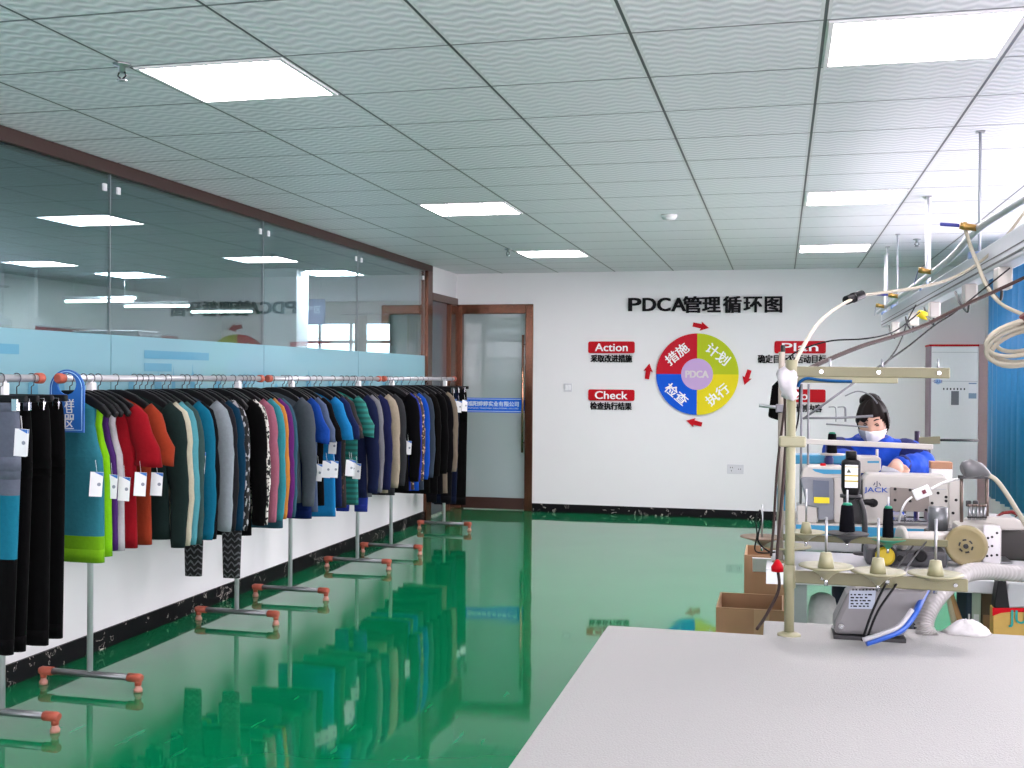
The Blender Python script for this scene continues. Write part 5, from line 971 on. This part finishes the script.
cable('signal_wire', 'thin dark wire looping below the busway', [(1010, 268, 4.2), (985, 288, 4.2), (955, 312, 4.1), (935, 325, 4.0), (910, 345, 3.8), (893, 357, 3.6), (880, 366, 3.3), (868, 372, 3.0)], .003, M_CABK)
cable('signal_wire', 'thin dark wire running from the yellow tag to the beige stand', [(920, 312, 4.3), (900, 328, 4.2), (885, 335, 4.1), (862, 339, 4.0), (830, 341, 4.0), (800, 350, 4.0), (783, 362, 3.99)], .0028, M_CABK)
cable('signal_wire', 'thin dark wire dropping from the busway end to the thread stand arm', [(916, 305, 4.3), (908, 320, 4.2), (903, 335, 4.0), (896, 350, 3.7), (885, 364, 3.2), (877, 370, 2.99)], .0028, M_CABK)
t = thing('hose_coil', 'coil of cream hose hanging beside the blue curtain', 'hose', P(1022, 318, 4.2)); o = MB()
for k, (cx, cy, rx, ry) in enumerate(((1022, 338, 36, 17), (1023, 345, 37, 18), (1026, 336, 30, 14), (1024, 348, 33, 17), (1028, 340, 38, 21))):
    pts = [P(cx+rx*math.cos(a), cy+ry*math.sin(a)-7*math.cos(a), 4.2+.03*math.sin(a)+k*.012) for a in [2*math.pi*i/28 for i in range(28)]]; o.tube(pts+pts[:1], .0085, 8)
o.build('coils', M_CABW, t); MB().cyl(P(1024, 314, 4.17), P(1030, 322, 4.17), .022, 12).build('tie', mat('maroon_tie', (.10, .02, .02), .5), t)
MB().tube([P(1026, 316, 4.2), P(1034, 300, 4.2), P(1042, 278, 4.2)], .004, 6).build('hanging_cord', M_CABB, t)
# ================================================================== THE WOMAN AT THE SEWING MACHINE
H = P(872.5, 421.5, 5.05); hx, hy, hz = H
M_SKIN = mat('skin', (.56, .33, .24), .5, var=.05, scale=15); M_HAIR = mat('dark_hair', (.007, .004, .0035), .6, var=.4, scale=30, spec=.15)
M_JK = mat('jacket_blue', (.006, .055, .42), .75, var=.1, bump=.1, spec=.2); M_JN = mat('jacket_navy', (.010, .016, .10), .8, spec=.2)
PERS = thing('person', 'seated person in a blue and navy jacket with white face mask, sewing', 'person', (hx, hy+.25, 0))
HR = Matrix.Rotation(math.radians(-9), 3, 'Z') @ Matrix.Rotation(math.radians(17), 3, 'X')
def head_pt(th, ph, off=0.0):
    """th 0 at the face front turning to the person's left, ph latitude"""
    x, y, z = math.sin(th)*math.cos(ph), -math.cos(th)*math.cos(ph), math.sin(ph)
    g = lambda ax, az, w, s: s*math.exp(-(((x-ax)**2+(z-az)**2)/w**2))*(1 if y < 0 else 0)
    r = 1+g(0, -.22, .16, .13)+g(0, -.05, .10, .05)-g(.38, .06, .16, .05)-g(-.38, .06, .16, .05)+g(0, .30, .4, .01)+g(0, -.62, .22, .035)
    jx = 1-.30*max(0, -z)**1.3; by = 1.05 if y > 0 else 1-.05*max(0, -z)
    return Vector((x*r*(.064*jx+off), y*r*(.083*by+off), z*(.104+off)))
NU, NV = 40, 24
def head_rings(off, f=None):
    return [[H+HR @ head_pt(2*math.pi*j/NU, (-.49+.98*i/NV)*math.pi, off if f is None else f(2*math.pi*j/NU, (-.49+.98*i/NV)*math.pi)) for j in range(NU)] for i in range(NV+1)]
def L2(v): return H+HR @ Vector(v)
N_ = H+Vector((.008, .075, -.108)); CH = H+Vector((.012, .13, -.36)); PV = Vector((hx+.01, hy+.30, .555))
SH = [N_+Vector((s*.158, .02, -.048)) for s in (-1, 1)]
EL = [P(846, 466, 5.02), P(923, 466, 5.0)]; HD = [P(869, 474, 4.93), P(897.5, 465, 4.90)]
KN = [Vector((hx+s*.11, hy-.13, .55)) for s in (-1, 1)]; AN = [Vector((hx+s*.12, hy-.06, .09)) for s in (-1, 1)]
m = MB(); m.loft(head_rings(0))
for s in (-1, 1): m.sphere(L2((s*.066, .012, -.005)), .022, sc=(.35, .7, 1.2), rot=HR)
m.capsule(L2((0, .02, -.06)), N_, .05, .055); m.capsule(N_+Vector((0, .02, -.05)), CH, .085, .115, 16); m.capsule(CH, PV, .115, .125, 16)
FINGER = [(-.026, .060), (-.009, .068), (.009, .064), (.026, .050)]
for k, s in enumerate((-1, 1)):
    m.capsule(SH[k], EL[k], .052, .040).capsule(EL[k], HD[k], .038, .026)
    d = (HD[k]-EL[k]).normalized(); fw = (d*.5+Vector((0, -.75, -.35))).normalized(); sd = fw.cross(Vector((0, 0, 1))).normalized(); up = sd.cross(fw); c = HD[k]
    m.capsule(c, c+fw*.062, .030, .033, k=.6)
    for (a, L) in FINGER:
        q0 = c+fw*.065+sd*a; q1 = q0+fw*(L*.5)-up*.006; q2 = q1+fw*(L*.22)-up*(L*.35); q3 = q2-fw*(L*.08)-up*(L*.32)
        m.tube([q0-fw*.015, q0, q1, q2, q3], [.009, .0095, .009, .008, .006], 8)
    q0 = c+fw*.02+sd*(-.03*s); m.tube([q0, q0+sd*(-.02*s)+fw*.022-up*.008, q0+sd*(-.014*s)+fw*.05-up*.02, q0+sd*(-.004*s)+fw*.066-up*.028], [.013, .0115, .010, .007], 8)
    m.capsule(PV+Vector((s*.08, 0, -.02)), KN[k], .085, .06).capsule(KN[k], AN[k], .055, .038).capsule(AN[k]+Vector((0, .02, -.05)), AN[k]+Vector((0, -.14, -.06)), .035, .028)
body = m.build('body', M_SKIN, PERS); r = body.modifiers.new('join', 'REMESH'); r.mode = 'VOXEL'; r.voxel_size = .0045; r.use_smooth_shade = True
# jacket: torso, sleeves and collar grown over the body
m = MB(); m.capsule(N_+Vector((0, .03, -.07)), CH+Vector((0, .0, 0)), .115, .155, 18).capsule(CH, PV+Vector((0, 0, .03)), .15, .165, 18).capsule(SH[0]+Vector((.02, 0, 0)), SH[1]+Vector((-.02, 0, 0)), .075, .075, 14)
for k in (0, 1): m.capsule(SH[k], EL[k], .074, .062).capsule(EL[k], EL[k].lerp(HD[k], .86), .060, .045)
m.tube([N_+Vector((.068*math.cos(a), .005+.066*math.sin(a), .022+.012*math.sin(a))) for a in [2*math.pi*i/18 for i in range(19)]], .022, 8)
jk = m.build('jacket', [M_JK], PERS); r = jk.modifiers.new('join', 'REMESH'); r.mode = 'VOXEL'; r.voxel_size = .008; r.use_smooth_shade = True
sm = jk.modifiers.new('soften', 'SMOOTH'); sm.factor = .5; sm.iterations = 6; jk['label'] = 'bright blue jacket'
tx = bpy.data.textures.new('folds', 'CLOUDS'); tx.noise_scale = .07; dm = jk.modifiers.new('folds', 'DISPLACE'); dm.texture = tx; dm.strength = .018; dm.mid_level = .5; dm.texture_coords = 'GLOBAL'
for k, s in enumerate((-1, 1)):   # navy shoulder and upper-sleeve panels
    m = MB(); a, b = SH[k]+Vector((-s*.012, .004, .003)), SH[k].lerp(EL[k], .55 if s > 0 else .4); m.capsule(a, b, .076, .0725, 18, k=1.0)
    q = m.build('shoulder_panel', M_JN, PERS); q['label'] = 'navy shoulder panel'
    MB().tube([EL[k].lerp(HD[k], .80), EL[k].lerp(HD[k], .92)], [.047, .040], 14).build('cuff', M_JN, PERS)
m = MB(); m.capsule(PV+Vector((0, .02, .05)), PV+Vector((0, .0, -.02)), .15, .15, 16)
for k, s in enumerate((-1, 1)): m.capsule(PV+Vector((s*.085, 0, -.01)), KN[k], .098, .072).capsule(KN[k], AN[k]+Vector((0, 0, .03)), .068, .055)
tr = m.build('trousers', mat('trouser_navy', (.012, .014, .03), .85), PERS); r = tr.modifiers.new('join', 'REMESH'); r.mode = 'VOXEL'; r.voxel_size = .01; r.use_smooth_shade = True
for k in (0, 1): MB().capsule(AN[k]+Vector((0, .03, -.055)), AN[k]+Vector((0, -.15, -.06)), .044, .038, 14).build('shoe', M_BLACK, PERS)
# hair: cap with a swept fringe, bun on top
def hair_off(th, ph):
    t_ = (th+math.pi) % (2*math.pi)-math.pi; front = max(0, math.cos(t_)); line = -.62+1.02*front**.42+.14*front*math.sin(t_*3+.4)
    return .010+.003*math.sin(t_*9) if ph > line else -.006
hr = MB().loft(head_rings(0, hair_off)).build('hair', M_HAIR, PERS)
MB().sphere(L2((-.012, .02, .098)), .040, sc=(1, .95, .75)).sphere(L2((-.012, .045, .085)), .045, sc=(1.1, 1, .8)).build('hair_bun', M_HAIR, hr)
MB().tube(smooth_path([L2((.060, -.045, .06)), L2((.068, -.04, .02)), L2((.069, -.03, -.02))]), .007, 6).build('hair_strand', M_HAIR, hr)
# mask over nose, cheeks and chin
rows_, cols_ = 10, 20; vs = []; fs = []; mi = []
for i in range(rows_+1):
    for j in range(cols_+1):
        th = math.radians(-66+132*j/cols_); q = i/rows_; edge = abs(j/cols_-.5)*2; ph = (-.12*(1-edge*.9)-.18*edge)*1+(-.95+.35*edge-(-.12*(1-edge*.9)-.18*edge))*q
        vs.append(H+HR @ head_pt(th, ph, .009+.006*math.sin(q*math.pi)*(1-edge**2)+.0012*math.sin(q*22)))
for i in range(rows_):
    for j in range(cols_): a = i*(cols_+1)+j; fs.append((a, a+1, a+cols_+2, a+cols_+1)); mi.append(1 if j < cols_*.33 else 0)  # columns on one side of the mask coloured grey
mk = MB(); mk.add(vs, fs, 0, True); mk.m = mi
mo = mk.build('face_mask', [mat('mask_white', (.74, .73, .76), .8), mat('mask_grey', (.30, .31, .36), .8)], PERS); so = mo.modifiers.new('thick', 'SOLIDIFY'); so.thickness = .002; mo['label'] = 'white face mask, grey on one side'
for s in (-1, 1): MB().tube(smooth_path([H+HR @ head_pt(s*1.14, -.2, .01), L2((s*.072, -.01, -.0)), L2((s*.072, .02, .012)), L2((s*.070, .022, -.03)), H+HR @ head_pt(s*1.14, -.5, .01)]), .0016, 6).build('ear_loop', M_WHITE, mo)
for s in (-1, 1):
    e = H+HR @ head_pt(s*.40, .06, -.001); ex = HR @ Vector((1, 0, 0)); 
    MB().sphere(e, .0120, sc=(1, .45, .26), rot=HR).build('eye', mat('eye_dark', (.02, .012, .01), .3), body)
    MB().tube([H+HR @ head_pt(s*(.22+.32*i/5), .10+.05*math.sin(i/5*3.14), .003) for i in range(6)], [.001, .0022, .0026, .0026, .0022, .001], 6).build('eyelash', M_HAIR, body)
    MB().tube([H+HR @ head_pt(s*(.18+.42*i/5), .29+.05*math.sin(i/5*2.6), .002) for i in range(6)], [.0015, .003, .0034, .003, .0025, .001], 6).build('eyebrow', M_HAIR, body)
st = thing('stool', 'low round work stool under the seated person', 'stool', (hx+.01, hy+.31, 0))
MB().lathe([(.15, .365), (.17, .37), (.17, .395), (.15, .40)], (hx+.01, hy+.31, 0), n=28).build('seat', mat('stool_blue', (.03, .08, .25), .5), st)
for k in range(4): a = math.pi/4+k*math.pi/2; MB().cyl((hx+.01+.12*math.cos(a), hy+.31+.12*math.sin(a), .366), (hx+.01+.18*math.cos(a), hy+.31+.18*math.sin(a), 0), .012, 10).build('leg', M_STEEL, st)
q = HD[1]+Vector((-.03, -.10, -.035)); tag(MB().tube(smooth_path([q+Vector((-.05, 0, .0)), q+Vector((0, -.01, -.015)), q+Vector((.04, .01, -.06)), q+Vector((.05, .01, -.16))]), [.02]*19, 12, flat=((0, 1, 0), 2.0)).build('fabric_piece', cloth('#c9ccd6'), loc=q), 'small pale fabric piece in the hand of the seated person', 'fabric')
